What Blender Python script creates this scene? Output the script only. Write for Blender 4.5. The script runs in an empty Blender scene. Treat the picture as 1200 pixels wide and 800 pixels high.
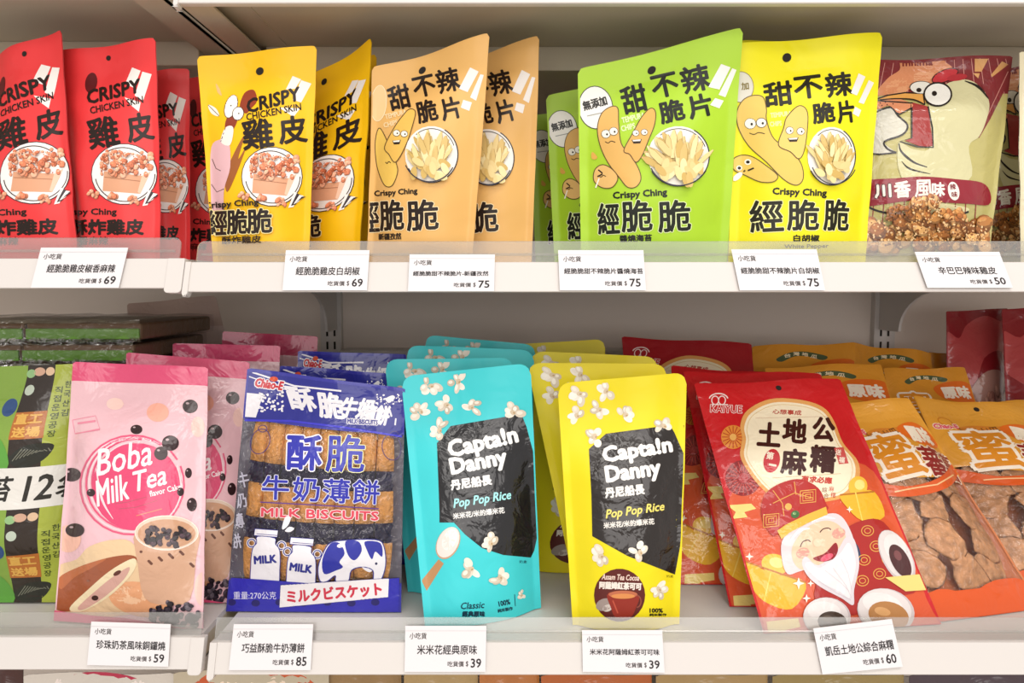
import bpy, math, random
import numpy as np
from mathutils import Vector

# ------------------------------------------------------------------ camera, light, exposure
C = bpy.context.scene
FPX, CAM_D, CAM_H, PITCH = 860.0, 0.655, 0.333, math.radians(4.32)
cam = bpy.data.cameras.new('camera'); cam_o = bpy.data.objects.new('camera', cam)
C.collection.objects.link(cam_o); C.camera = cam_o
cam.sensor_fit = 'HORIZONTAL'; cam.sensor_width = 36.0; cam.lens = 36.0 * FPX / 1200.0
cam.clip_start = 0.02
cam_o.location = (0, -CAM_D, CAM_H); cam_o.rotation_euler = (math.pi / 2 - PITCH, 0, 0)

C.view_settings.view_transform = 'Standard'; C.view_settings.look = 'None'
C.view_settings.gamma = 1.0; C.view_settings.use_curve_mapping = False
C.view_settings.exposure = -0.16

W = bpy.data.worlds.new('store_ambient'); C.world = W; W.use_nodes = True
W.node_tree.nodes['Background'].inputs[0].default_value = (1.0, 0.95, 0.9, 1)
W.node_tree.nodes['Background'].inputs[1].default_value = 0.86


def area(name, loc, rot, sx, sy, power, col):
    l = bpy.data.lights.new(name, 'AREA'); l.shape = 'RECTANGLE'; l.size = sx; l.size_y = sy
    l.energy = power; l.color = col
    o = bpy.data.objects.new(name, l); C.collection.objects.link(o)
    o.location = loc; o.rotation_euler = rot
    return o


area('ceiling_light_aisle', (0.75, -0.95, 2.1), (math.radians(24), 0, math.radians(14)), 1.6, 0.14, 20, (1, 0.95, 0.9))
area('ceiling_light_behind', (0.1, -2.0, 1.7), (math.radians(55), 0, 0), 2.4, 0.3, 14, (1, 0.95, 0.9))
area('added_fill_light', (0.35, -3.5, 0.75), (math.radians(86), 0, 0), 3.4, 1.5, 48, (1, 0.95, 0.92))  # unseen fill, added to brighten the back wall of the lower shelf
area('ceiling_light_far', (-0.3, -3.2, 1.5), (math.radians(68), 0, 0), 3.0, 0.5, 16, (1, 0.94, 0.89))

# ------------------------------------------------------------------ small tools
fwd = np.array([0, math.cos(PITCH), -math.sin(PITCH)])
upv = np.array([0, math.sin(PITCH), math.cos(PITCH)])
rgt = np.array([1.0, 0, 0])
cpos = np.array([0, -CAM_D, CAM_H])


def ray(px, py):
    return FPX * fwd + (px - 600.0) * rgt + (400.0 - py) * upv


def at(px, py, Y):
    d = ray(px, py); return cpos + d * ((Y + CAM_D) / d[1])


def on_z(px, py, Z):
    d = ray(px, py); return cpos + d * ((Z - CAM_H) / d[2])


def at_yz(px, Y, Z):
    dep = (Y + CAM_D) * fwd[1] + (Z - CAM_H) * fwd[2]
    return np.array([(px - 600.0) / FPX * dep, Y, Z])


def project(P):
    q = P - cpos
    d = q @ fwd
    return np.stack([600 + FPX * (q @ rgt) / d, 400 - FPX * (q @ upv) / d], -1)


def lin(c):
    if isinstance(c, str):
        c = tuple(int(c[i:i + 2], 16) for i in (0, 2, 4))
    return tuple((x / 255 / 12.92) if x / 255 <= 0.04045 else ((x / 255 + 0.055) / 1.055) ** 2.4 for x in c)


MATS = {}


def mat(name, col=None, rough=0.5, bump=0.0, bscale=40.0, attr=False, coat=0.0, metal=0.0, mottled=0.0, detail=2.0, bdist=0.004):
    if name in MATS:
        return MATS[name]
    m = bpy.data.materials.new(name); m.use_nodes = True
    nt = m.node_tree; b = nt.nodes['Principled BSDF']
    b.inputs['Roughness'].default_value = rough; b.inputs['Metallic'].default_value = metal
    b.inputs['Coat Weight'].default_value = coat; b.inputs['Coat Roughness'].default_value = 0.08
    b.inputs['Specular IOR Level'].default_value = 0.25
    tc = nt.nodes.new('ShaderNodeTexCoord')
    if attr:
        a = nt.nodes.new('ShaderNodeAttribute'); a.attribute_name = 'Col'
        nt.links.new(a.outputs['Color'], b.inputs['Base Color'])
    elif mottled > 0:
        n = nt.nodes.new('ShaderNodeTexNoise'); n.inputs['Scale'].default_value = bscale
        nt.links.new(tc.outputs['Object'], n.inputs['Vector'])
        r = nt.nodes.new('ShaderNodeValToRGB'); l = lin(col)
        r.color_ramp.elements[0].position = 0.3; r.color_ramp.elements[1].position = 0.7
        r.color_ramp.elements[0].color = tuple(x * (1 - mottled) for x in l) + (1,)
        r.color_ramp.elements[1].color = tuple(min(1, x * (1 + mottled * 0.5)) for x in l) + (1,)
        nt.links.new(n.outputs['Fac'], r.inputs['Fac']); nt.links.new(r.outputs['Color'], b.inputs['Base Color'])
    else:
        b.inputs['Base Color'].default_value = lin(col) + (1,)
    if bump > 0:
        n = nt.nodes.new('ShaderNodeTexNoise'); n.inputs['Scale'].default_value = bscale
        n.inputs['Detail'].default_value = detail; n.inputs['Distortion'].default_value = 0.6
        nt.links.new(tc.outputs['Object'], n.inputs['Vector'])
        bp = nt.nodes.new('ShaderNodeBump'); bp.inputs['Strength'].default_value = bump
        bp.inputs['Distance'].default_value = bdist
        nt.links.new(n.outputs['Fac'], bp.inputs['Height']); nt.links.new(bp.outputs['Normal'], b.inputs['Normal'])
        if coat > 0: nt.links.new(bp.outputs['Normal'], b.inputs['Coat Normal'])
    MATS[name] = m
    return m


def clear_mat(name, tint, gloss=0.12, milky=0.0, rough=0.08, bump=0.0, bscale=50.0):
    if name in MATS:
        return MATS[name]
    m = bpy.data.materials.new(name); m.use_nodes = True
    nt = m.node_tree; nt.nodes.clear()
    out = nt.nodes.new('ShaderNodeOutputMaterial')
    tr = nt.nodes.new('ShaderNodeBsdfTransparent'); tr.inputs[0].default_value = lin(tint) + (1,)
    gl = nt.nodes.new('ShaderNodeBsdfGlossy'); gl.inputs['Roughness'].default_value = rough
    df = nt.nodes.new('ShaderNodeBsdfDiffuse'); df.inputs[0].default_value = (0.85, 0.84, 0.82, 1)
    fr = nt.nodes.new('ShaderNodeLayerWeight'); fr.inputs[0].default_value = 0.25
    mx1 = nt.nodes.new('ShaderNodeMixShader'); mx1.inputs[0].default_value = milky
    nt.links.new(tr.outputs[0], mx1.inputs[1]); nt.links.new(df.outputs[0], mx1.inputs[2])
    ad = nt.nodes.new('ShaderNodeMath'); ad.operation = 'MULTIPLY_ADD'
    nt.links.new(fr.outputs['Fresnel'], ad.inputs[0]); ad.inputs[1].default_value = 0.6; ad.inputs[2].default_value = gloss
    mx2 = nt.nodes.new('ShaderNodeMixShader')
    nt.links.new(ad.outputs[0], mx2.inputs[0]); nt.links.new(mx1.outputs[0], mx2.inputs[1]); nt.links.new(gl.outputs[0], mx2.inputs[2])
    if bump > 0:
        tc = nt.nodes.new('ShaderNodeTexCoord')
        n = nt.nodes.new('ShaderNodeTexNoise'); n.inputs['Scale'].default_value = bscale
        n.inputs['Detail'].default_value = 3; n.inputs['Distortion'].default_value = 1.2
        nt.links.new(tc.outputs['Object'], n.inputs['Vector'])
        bp = nt.nodes.new('ShaderNodeBump'); bp.inputs['Strength'].default_value = bump; bp.inputs['Distance'].default_value = 0.006
        nt.links.new(n.outputs['Fac'], bp.inputs['Height']); nt.links.new(bp.outputs['Normal'], gl.inputs['Normal'])
    nt.links.new(mx2.outputs[0], out.inputs['Surface'])
    MATS[name] = m
    return m


M_MATTE = mat('printed_matte_film', rough=0.4, bump=0.4, bscale=24, attr=True, coat=0.05)
M_GLOSS = mat('printed_gloss_film', rough=0.34, bump=0.6, bscale=38, attr=True, coat=0.6, detail=3)
M_CRINKLE = mat('crinkled_dark_film', rough=0.3, bump=0.9, bscale=46, attr=True, coat=0.8, detail=3)
M_PAPER = mat('printed_card', rough=0.6, attr=True)
M_CLEAR = clear_mat('clear_crinkled_film', (246, 244, 246), gloss=0.04, milky=0.01, rough=0.09, bump=1.0, bscale=70)
M_ACRYL = clear_mat('clear_acrylic', (240, 240, 238), gloss=0.04, milky=0.13, rough=0.2)
M_WHITE = mat('white_powder_coat', (211, 206, 202), rough=0.38, bump=0.03, bscale=900)
M_PANEL = mat('beige_back_panel', (226, 214, 204), rough=0.55, bump=0.05, bscale=500)
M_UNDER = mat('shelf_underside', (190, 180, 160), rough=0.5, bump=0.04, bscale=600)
M_DARK = mat('dark_slot', (38, 32, 28), rough=0.7)


def empty(name, loc):
    o = bpy.data.objects.new(name, None); C.collection.objects.link(o)
    o.location = Vector(loc); o.empty_display_size = 0.02
    return o


def tag(o, label=None, cat=None, group=None, kind=None):
    if label: o['label'] = label
    if cat: o['category'] = cat
    if group: o['group'] = group
    if kind: o['kind'] = kind
    return o


def mesh_obj(name, V, F, mats, parent=None, origin=None, midx=None, cols=None, normals=None, smooth=True):
    V = np.asarray(V, dtype=float)
    if origin is not None:
        V = V - np.asarray(origin)
    me = bpy.data.meshes.new(name)
    me.from_pydata(V.tolist(), [], [list(map(int, f)) for f in F]); me.update()
    for m in (mats if isinstance(mats, (list, tuple)) else [mats]):
        me.materials.append(m)
    n = len(me.polygons)
    if midx is not None:
        me.polygons.foreach_set('material_index', np.asarray(midx, dtype=np.int32))
    me.polygons.foreach_set('use_smooth', np.full(n, smooth))
    if cols is not None:
        a = me.color_attributes.new('Col', 'FLOAT_COLOR', 'CORNER')
        cnt = np.array([len(f) for f in F])
        cc = np.repeat(np.asarray(cols, dtype=np.float32), cnt, axis=0)
        cc = np.concatenate([cc, np.ones((len(cc), 1), np.float32)], 1)
        a.data.foreach_set('color', cc.ravel())
    if normals is not None:
        me.normals_split_custom_set_from_vertices(np.asarray(normals).tolist())
    o = bpy.data.objects.new(name, me); C.collection.objects.link(o)
    if parent is not None:
        o.parent = parent
    return o


class MB:
    """collects boxes and prisms into one mesh"""

    def __init__(self):
        self.V, self.F = [], []

    def add(self, V, F):
        b = len(self.V); self.V += [tuple(v) for v in V]; self.F += [[b + i for i in f] for f in F]
        return self

    def box(self, x0, x1, y0, y1, z0, z1):
        V = [(x, y, z) for z in (z0, z1) for y in (y0, y1) for x in (x0, x1)]
        return self.add(V, [(0, 2, 3, 1), (4, 5, 7, 6), (0, 1, 5, 4), (2, 6, 7, 3), (0, 4, 6, 2), (1, 3, 7, 5)])

    def prism_x(self, prof, x0, x1):
        """profile of (y, z) points swept along x"""
        n = len(prof)
        V = [(x0, y, z) for y, z in prof] + [(x1, y, z) for y, z in prof]
        F = [list(range(n))[::-1], list(range(n, 2 * n))] + [(i, (i + 1) % n, n + (i + 1) % n, n + i) for i in range(n)]
        return self.add(V, F)

    def plate(self, pts, nrm, th):
        """flat outline of 3-D points given a thickness along nrm"""
        n = len(pts); P = np.asarray(pts); q = P + np.asarray(nrm) * th
        F = [list(range(n)), list(range(n, 2 * n))[::-1]] + [(i, n + i, n + (i + 1) % n, (i + 1) % n) for i in range(n)]
        return self.add(list(P) + list(q), F)

    def build(self, name, m, parent=None, origin=None, bevel=0.0):
        o = mesh_obj(name, self.V, self.F, m, parent, origin, smooth=False)
        if bevel > 0:
            b = o.modifiers.new('bevel', 'BEVEL'); b.width = bevel; b.segments = 2; b.limit_method = 'ANGLE'
        return o


# ------------------------------------------------------------------ flat artwork -> triangles
GL = {}


def glyphs(s, shear=0.0):
    k = (s, shear)
    if k not in GL:
        c = bpy.data.curves.new('t', 'FONT'); c.body = s; c.size = 1; c.resolution_u = 2; c.shear = shear
        o = bpy.data.objects.new('t', c); C.collection.objects.link(o)
        me = o.evaluated_get(bpy.context.evaluated_depsgraph_get()).to_mesh()
        me.calc_loop_triangles()
        v = np.array([x.co[:2] for x in me.vertices]).reshape(-1, 2)
        t = np.array([list(x.vertices) for x in me.loop_triangles]).reshape(-1, 3)
        T = v[t] if len(t) else np.zeros((0, 3, 2))
        o.to_mesh_clear()
        bpy.data.objects.remove(o); bpy.data.curves.remove(c)
        if len(T):
            lo = T.reshape(-1, 2).min(0); hi = T.reshape(-1, 2).max(0)
            T = (T - (lo + hi) / 2); T = T / (hi - lo); asp = (hi - lo)[0] / (hi - lo)[1]
        else:
            asp = 1
        T = T * np.array([1, -1])          # artwork y runs downwards
        GL[k] = (T, asp)
    return GL[k]


def tess(pts):
    from mathutils.geometry import tessellate_polygon
    P = np.asarray(pts, dtype=float)
    t = tessellate_polygon([[Vector((x, y, 0)) for x, y in P]])
    return P[np.array(t)] if len(t) else np.zeros((0, 3, 2))


def spline(pts, n=6, closed=True):
    P = [np.asarray(p, dtype=float) for p in pts]; out = []; N = len(P)
    for i in range(N if closed else N - 1):
        if closed:
            a, b, c, d = P[i - 1], P[i], P[(i + 1) % N], P[(i + 2) % N]
        else:
            a, b, c, d = P[max(i - 1, 0)], P[i], P[i + 1], P[min(i + 2, N - 1)]
        for k in range(n):
            t = k / n
            out.append(0.5 * (2 * b + (c - a) * t + (2 * a - 5 * b + 4 * c - d) * t * t + (3 * b - a - 3 * c + d) * t ** 3))
    if not closed:
        out.append(P[-1])
    return np.array(out)


def split(T, A, axis, c):
    s = T[:, :, axis] - c
    cross = (s.min(1) < -1e-6) & (s.max(1) > 1e-6)
    if not cross.any():
        return T, A
    X, S, B = T[cross], s[cross], A[cross]
    npos = (S > 0).sum(1)
    flip = npos == 2
    S2 = np.where(flip[:, None], -S, S)
    i = S2.argmax(1); r = np.arange(len(X))
    a, b, d = X[r, i], X[r, (i + 1) % 3], X[r, (i + 2) % 3]
    sa, sb, sd = S[r, i], S[r, (i + 1) % 3], S[r, (i + 2) % 3]
    p = a + (b - a) * (sa / (sa - sb))[:, None]
    q = a + (d - a) * (sa / (sa - sd))[:, None]
    new = np.concatenate([np.stack([a, p, q], 1), np.stack([p, b, d], 1), np.stack([p, d, q], 1)])
    return np.concatenate([T[~cross], new]), np.concatenate([A[~cross], B, B, B])


class Design:
    """printed artwork of one kind of pack, laid out on a flat outline (TL, TR, BR, BL)"""

    def __init__(self, Q):
        self.Q = [np.array(q, dtype=float) for q in Q]
        self.T, self.col, self.lay, self.prt = [], [], [], []
        self.item, self.frac = [], []; self.nitem = 0; self.hold = False; self.layer = 0; self.cur = None; self.done = None; self.seed = random.Random(5)

    def nl(self, part=0):
        self.layer += 1
        if part != 0: self.cur = part
        return self

    def put(self, T, col, dl=0.0):
        if len(T):
            T = np.asarray(T); self.T.append(T)
            if not self.hold: self.nitem += 1
            self.item += [self.nitem] * len(T); self.frac += [dl] * len(T)
            self.col += [lin(col)] * len(T); self.lay += [self.layer] * len(T); self.prt += [self.cur] * len(T)
        return self

    def poly(self, pts, col, smooth=0):
        return self.put(tess(spline(pts, smooth) if smooth else pts), col)

    def ell(self, cx, cy, rx, ry, col, rot=0, n=26):
        a = np.linspace(0, 2 * math.pi, n, endpoint=False); r = math.radians(-rot)
        x, y = rx * np.cos(a), ry * np.sin(a)
        P = np.stack([cx + x * math.cos(r) - y * math.sin(r), cy + x * math.sin(r) + y * math.cos(r)], 1)
        c = np.array([[cx, cy]] * n)
        return self.put(np.stack([c, P, np.roll(P, -1, 0)], 1), col)

    def line(self, pts, w, col, smooth=0, closed=False):
        P = spline(pts, smooth, closed) if smooth else np.asarray(pts, dtype=float)
        if closed: P = np.vstack([P, P[:1]])
        ws = np.full(len(P), w / 2.0) if np.isscalar(w) else np.interp(np.linspace(0, 1, len(P)), np.linspace(0, 1, len(w)), np.asarray(w) / 2.0)
        d = np.gradient(P, axis=0); d = d / (np.linalg.norm(d, axis=1, keepdims=True) + 1e-9)
        nn = np.stack([-d[:, 1], d[:, 0]], 1) * ws[:, None]
        L, R = P + nn, P - nn
        return self.put(np.concatenate([np.stack([L[:-1], R[:-1], R[1:]], 1), np.stack([L[:-1], R[1:], L[1:]], 1)]), col)

    def ring(self, cx, cy, rx, ry, w, col, a0=0, a1=360, rot=0):
        a = np.radians(np.linspace(a0, a1, 30)); r = math.radians(-rot)
        x, y = rx * np.cos(a), -ry * np.sin(a)
        return self.line(np.stack([cx + x * math.cos(r) - y * math.sin(r), cy + x * math.sin(r) + y * math.cos(r)], 1), w, col)

    def text(self, s, cx, cy, w, h, col, rot=0, bold=0.0, shear=0.0, out=None, ow=1.0):
        T, asp = glyphs(s, shear)
        if not len(T): return self
        if h is None: h = w / asp
        if w is None: w = h * asp
        T = T * np.array([max(w - 2 * bold, 1), max(h - 2 * bold, 1)]); r = math.radians(-rot)
        R = np.array([[math.cos(r), math.sin(r)], [-math.sin(r), math.cos(r)]])

        def stamp(rad, c, k):
            self.nitem += 1; self.hold = True
            for i in range(k):
                a = 2 * math.pi * i / k
                self.put((T + np.array([math.cos(a), math.sin(a)]) * rad) @ R + np.array([cx, cy]), c, i * 0.03)
            self.hold = False
        if out is not None:
            stamp(bold + ow, out, 10); self.layer += 1
        if bold > 0: stamp(bold, col, 8 if bold > 0.8 else 5)
        else: self.put(T @ R + np.array([cx, cy]), col)
        return self

    def blobs(self, n, x0, x1, y0, y1, r0, r1, cols, inside=None):
        rr = self.seed
        for _ in range(n):
            x, y = rr.uniform(x0, x1), rr.uniform(y0, y1)
            if inside and not inside(x, y): continue
            r = rr.uniform(r0, r1)
            q, a, c = r * rr.uniform(0.55, 0.95), rr.uniform(0, 180), rr.choice(cols)
            c3 = [int(c[i:i + 2], 16) for i in (0, 2, 4)]
            if r > 1.9:
                self.ell(x + r * .08, y + r * .16, r, q, '%02x%02x%02x' % tuple(int(v * .74) for v in c3), a, 12); self.layer += .1
                self.ell(x, y, r * .88, q * .85, c, a, 12); self.layer += .1
                self.ell(x - r * .2, y - q * .3, r * .45, q * .38, '%02x%02x%02x' % tuple(min(255, int(v * 1.13 + 6)) for v in c3), a, 8)
            else:
                self.ell(x, y, r, q, c, a, 10)
            if rr.random() < 0.25: self.layer += 0.34
        self.layer = math.ceil(self.layer) + 1
        return self

    def popcorn(self, cx, cy, s=11, rot=0):
        """a popped rice kernel: crooked lobes round a tan heart"""
        R = random.Random(int(cx * 7 + cy * 3)); r0 = math.radians(rot)
        cols = ['d8ccba', 'ece3d4', 'f5eee2', 'e2d7c6', 'c9bba6']
        n = R.choice((4, 5, 5)); L = []
        for k in range(n):
            a = r0 + 2 * math.pi * k / n * 0.8 + R.uniform(-.35, .35); d = R.uniform(.35, .75)
            L.append((cx + s * d * math.cos(a), cy + s * d * math.sin(a), s * R.uniform(.38, .6), s * R.uniform(.26, .4), math.degrees(-a) + R.uniform(-30, 30)))
        for k, (x, y, a, b, t) in enumerate(L):
            self.ell(x, y, a, b, cols[(k + int(cx)) % 5], t, 14); self.layer += .2
            self.ell(x - a * .15, y - b * .2, a * .55, b * .5, 'f7f1e6' if k % 2 else 'efe6d8', t, 12); self.layer += .1
        self.ell(cx, cy, s * .3, s * .22, 'd3c0a4', rot, 10); self.layer += .1; self.ell(cx + s * .1, cy + s * .05, s * .12, s * .08, 'b8986e', rot, 8)
        self.layer = math.ceil(self.layer)
        return self

    def finish(self, surf, step=4.5):
        """cut the artwork along a grid and turn it into surface coordinates"""
        T = np.concatenate(self.T) if self.T else np.zeros((0, 3, 2)); A = np.arange(len(T))
        # stack only what really overlaps: rank of each item above the items printed before it
        it = np.array(self.item); lay0 = np.array(self.lay, dtype=float); ids = np.unique(it)
        st = np.searchsorted(it, ids); lo = np.minimum.reduceat(T.min(1), st); hi = np.maximum.reduceat(T.max(1), st)
        L = lay0[st]; rank = np.zeros(len(ids)); order = np.argsort(L, kind='stable'); seen = []
        for k in order:
            if seen:
                s = np.array(seen)
                m = (L[s] < L[k]) & (lo[s] < hi[k]).all(1) & (hi[s] > lo[k]).all(1)
                rank[k] = rank[s[m]].max() + 1 if m.any() else 0
            seen.append(k)
        self.lay = rank[np.searchsorted(ids, it)] + np.array(self.frac)
        q = np.array(self.Q)
        for ax in (0, 1):
            for c in np.arange(q[:, ax].min(), q[:, ax].max() + step, step):
                T, A = split(T, A, ax, c)
        P = T.reshape(-1, 2); TL, TR, BR, BL = self.Q
        uv = np.full((len(P), 2), 0.5)

        def bil(uv):
            u, v = uv[:, :1], uv[:, 1:]
            return BL * (1 - u) * (1 - v) + BR * u * (1 - v) + TL * (1 - u) * v + TR * u * v

        def jac_step(uv, e):
            u, v = uv[:, :1], uv[:, 1:]
            du = (BR - BL) * (1 - v) + (TR - TL) * v; dv = (TL - BL) * (1 - u) + (TR - BR) * u
            det = du[:, 0] * dv[:, 1] - du[:, 1] * dv[:, 0]
            return np.stack([(e[:, 0] * dv[:, 1] - e[:, 1] * dv[:, 0]) / det, (du[:, 0] * e[:, 1] - du[:, 1] * e[:, 0]) / det], 1)
        for _ in range(6): uv = uv + jac_step(uv, P - bil(uv))
        if surf is not None:
            for _ in range(8):
                uvc = np.clip(uv, -0.1, 1.1)
                uv = uvc + 0.8 * jac_step(uvc, P - project(surf.F(uvc[:, 0], uvc[:, 1])))
        uv = uv.reshape(-1, 3, 2)
        for ax, c in ((0, 0.012), (0, 0.988), (1, 0.004), (1, 0.985)): uv, A = split(uv, A, ax, c)
        m = uv.mean(1)
        ok = (m[:, 0] > 0.012) & (m[:, 0] < 0.988) & (m[:, 1] > 0.004) & (m[:, 1] < 0.985)
        A = A[ok]
        uv = np.clip(uv, 0.004, 0.996)
        e1, e2 = uv[:, 1] - uv[:, 0], uv[:, 2] - uv[:, 0]
        back = (e1[:, 0] * e2[:, 1] - e1[:, 1] * e2[:, 0]) < 0
        uv[back] = uv[back][:, ::-1]
        self.done = (uv[ok], np.array(self.col).reshape(-1, 3)[A], np.array(self.lay)[A], [self.prt[i] for i in A])
        return self


# ------------------------------------------------------------------ pouches
def sm(x, a, b):
    t = np.clip((x - a) / (b - a), 0, 1); return t * t * (3 - 2 * t)


class Surf:
    def __init__(self, TL, TR, BR, BL, thick, back=None, seal=0.1, foot=0.7, style='stand', wave=0.003, wf=1.3, ph=0.3, side=0.045, corner=0.035, ripple=0.0012):
        self.c = [np.asarray(x, dtype=float) for x in (TL, TR, BR, BL)]
        self.th, self.tb = thick, thick if back is None else back
        self.seal, self.foot, self.style, self.wave, self.wf, self.ph, self.side, self.corner, self.ripple = seal, foot, style, wave, wf, ph, side, corner, ripple
        TL, TR, BR, BL = self.c
        n = np.cross((TR - TL) + (BR - BL), (TL - BL) + (TR - BR)); n = n / np.linalg.norm(n)
        self.n = n
        h = np.array([n[0], n[1], 0]); self.nh = h / np.linalg.norm(h)
        self.W = np.linalg.norm((TR - TL) + (BR - BL)) / 2; self.H = np.linalg.norm((TL - BL) + (TR - BR)) / 2

    def F(self, u, v, side=1, off=0.0):
        u = np.asarray(u, dtype=float); v = np.asarray(v, dtype=float)
        TL, TR, BR, BL = self.c
        # rounded top corners
        r = self.corner * self.W
        du = np.clip((r - np.minimum(u, 1 - u) * self.W) / r, 0, 1) if r > 0 else 0 * u
        drop = r / self.H * (1 - np.sqrt(np.clip(1 - du * du, 0, 1)))
        ve = np.where(v > 0.9, 0.9 + (v - 0.9) * (0.1 - drop) / 0.1, v)
        U, Vv = u[..., None], ve[..., None]
        B = BL * (1 - U) * (1 - Vv) + BR * U * (1 - Vv) + TL * (1 - U) * Vv + TR * U * Vv
        k = sm(v, 0, 0.35)[..., None]
        n = self.nh * (1 - k) + self.n * k; n = n / np.linalg.norm(n, axis=-1, keepdims=True)
        uu = np.clip((u - self.side) / (1 - 2 * self.side), 0, 1)
        fu = (1 - np.abs(2 * uu - 1) ** 3.0) ** 1.4
        vs = 1 - self.seal
        if self.style == 'stand':
            g = np.where(v < 0.3, self.foot + (1 - self.foot) * np.sin(np.pi / 2 * np.clip(v / 0.3, 0, 1)), np.clip(1 - (np.clip(v - 0.3, 0, None) / (vs - 0.3)) ** 2, 0, 1) ** 1.15)
        else:
            s = np.clip((v - 0.03) / (vs - 0.03), 0, 1); g = sm(s, -0.04, 0.3) * (1 - sm(s, 0.7, 1.0))
        t = (self.th if side > 0 else self.tb) * fu * g
        w = self.wave * np.sin(2 * np.pi * (u * self.wf + self.ph)) * sm(v, 0.6, 1.0)
        rip = self.ripple * np.sin(5 * u + 9 * v + 6 * self.ph) * np.sin(11 * v - 4 * u + self.ph) * sm(v, 0.02, 0.2) * (1 - sm(v, 0.8, 0.95))
        return B + n * (side * (t + 0.0004) + w + rip + off)[..., None]

    def N(self, u, v, side=1):
        e = 1e-3
        a = self.F(np.clip(u + e, 0, 1), v, side) - self.F(np.clip(u - e, 0, 1), v, side)
        b = self.F(u, np.clip(v + e, 0, 1), side) - self.F(u, np.clip(v - e, 0, 1), side)
        n = np.cross(a, b) * side
        return n / (np.linalg.norm(n, axis=-1, keepdims=True) + 1e-12)


def grid_faces(nu, nv, base, flip):
    F = []
    for j in range(nv):
        for i in range(nu):
            a = base + j * (nu + 1) + i; f = (a, a + 1, a + nu + 2, a + nu + 1)
            F.append(f[::-1] if flip else f)
    return F


PACKS = []


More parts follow.
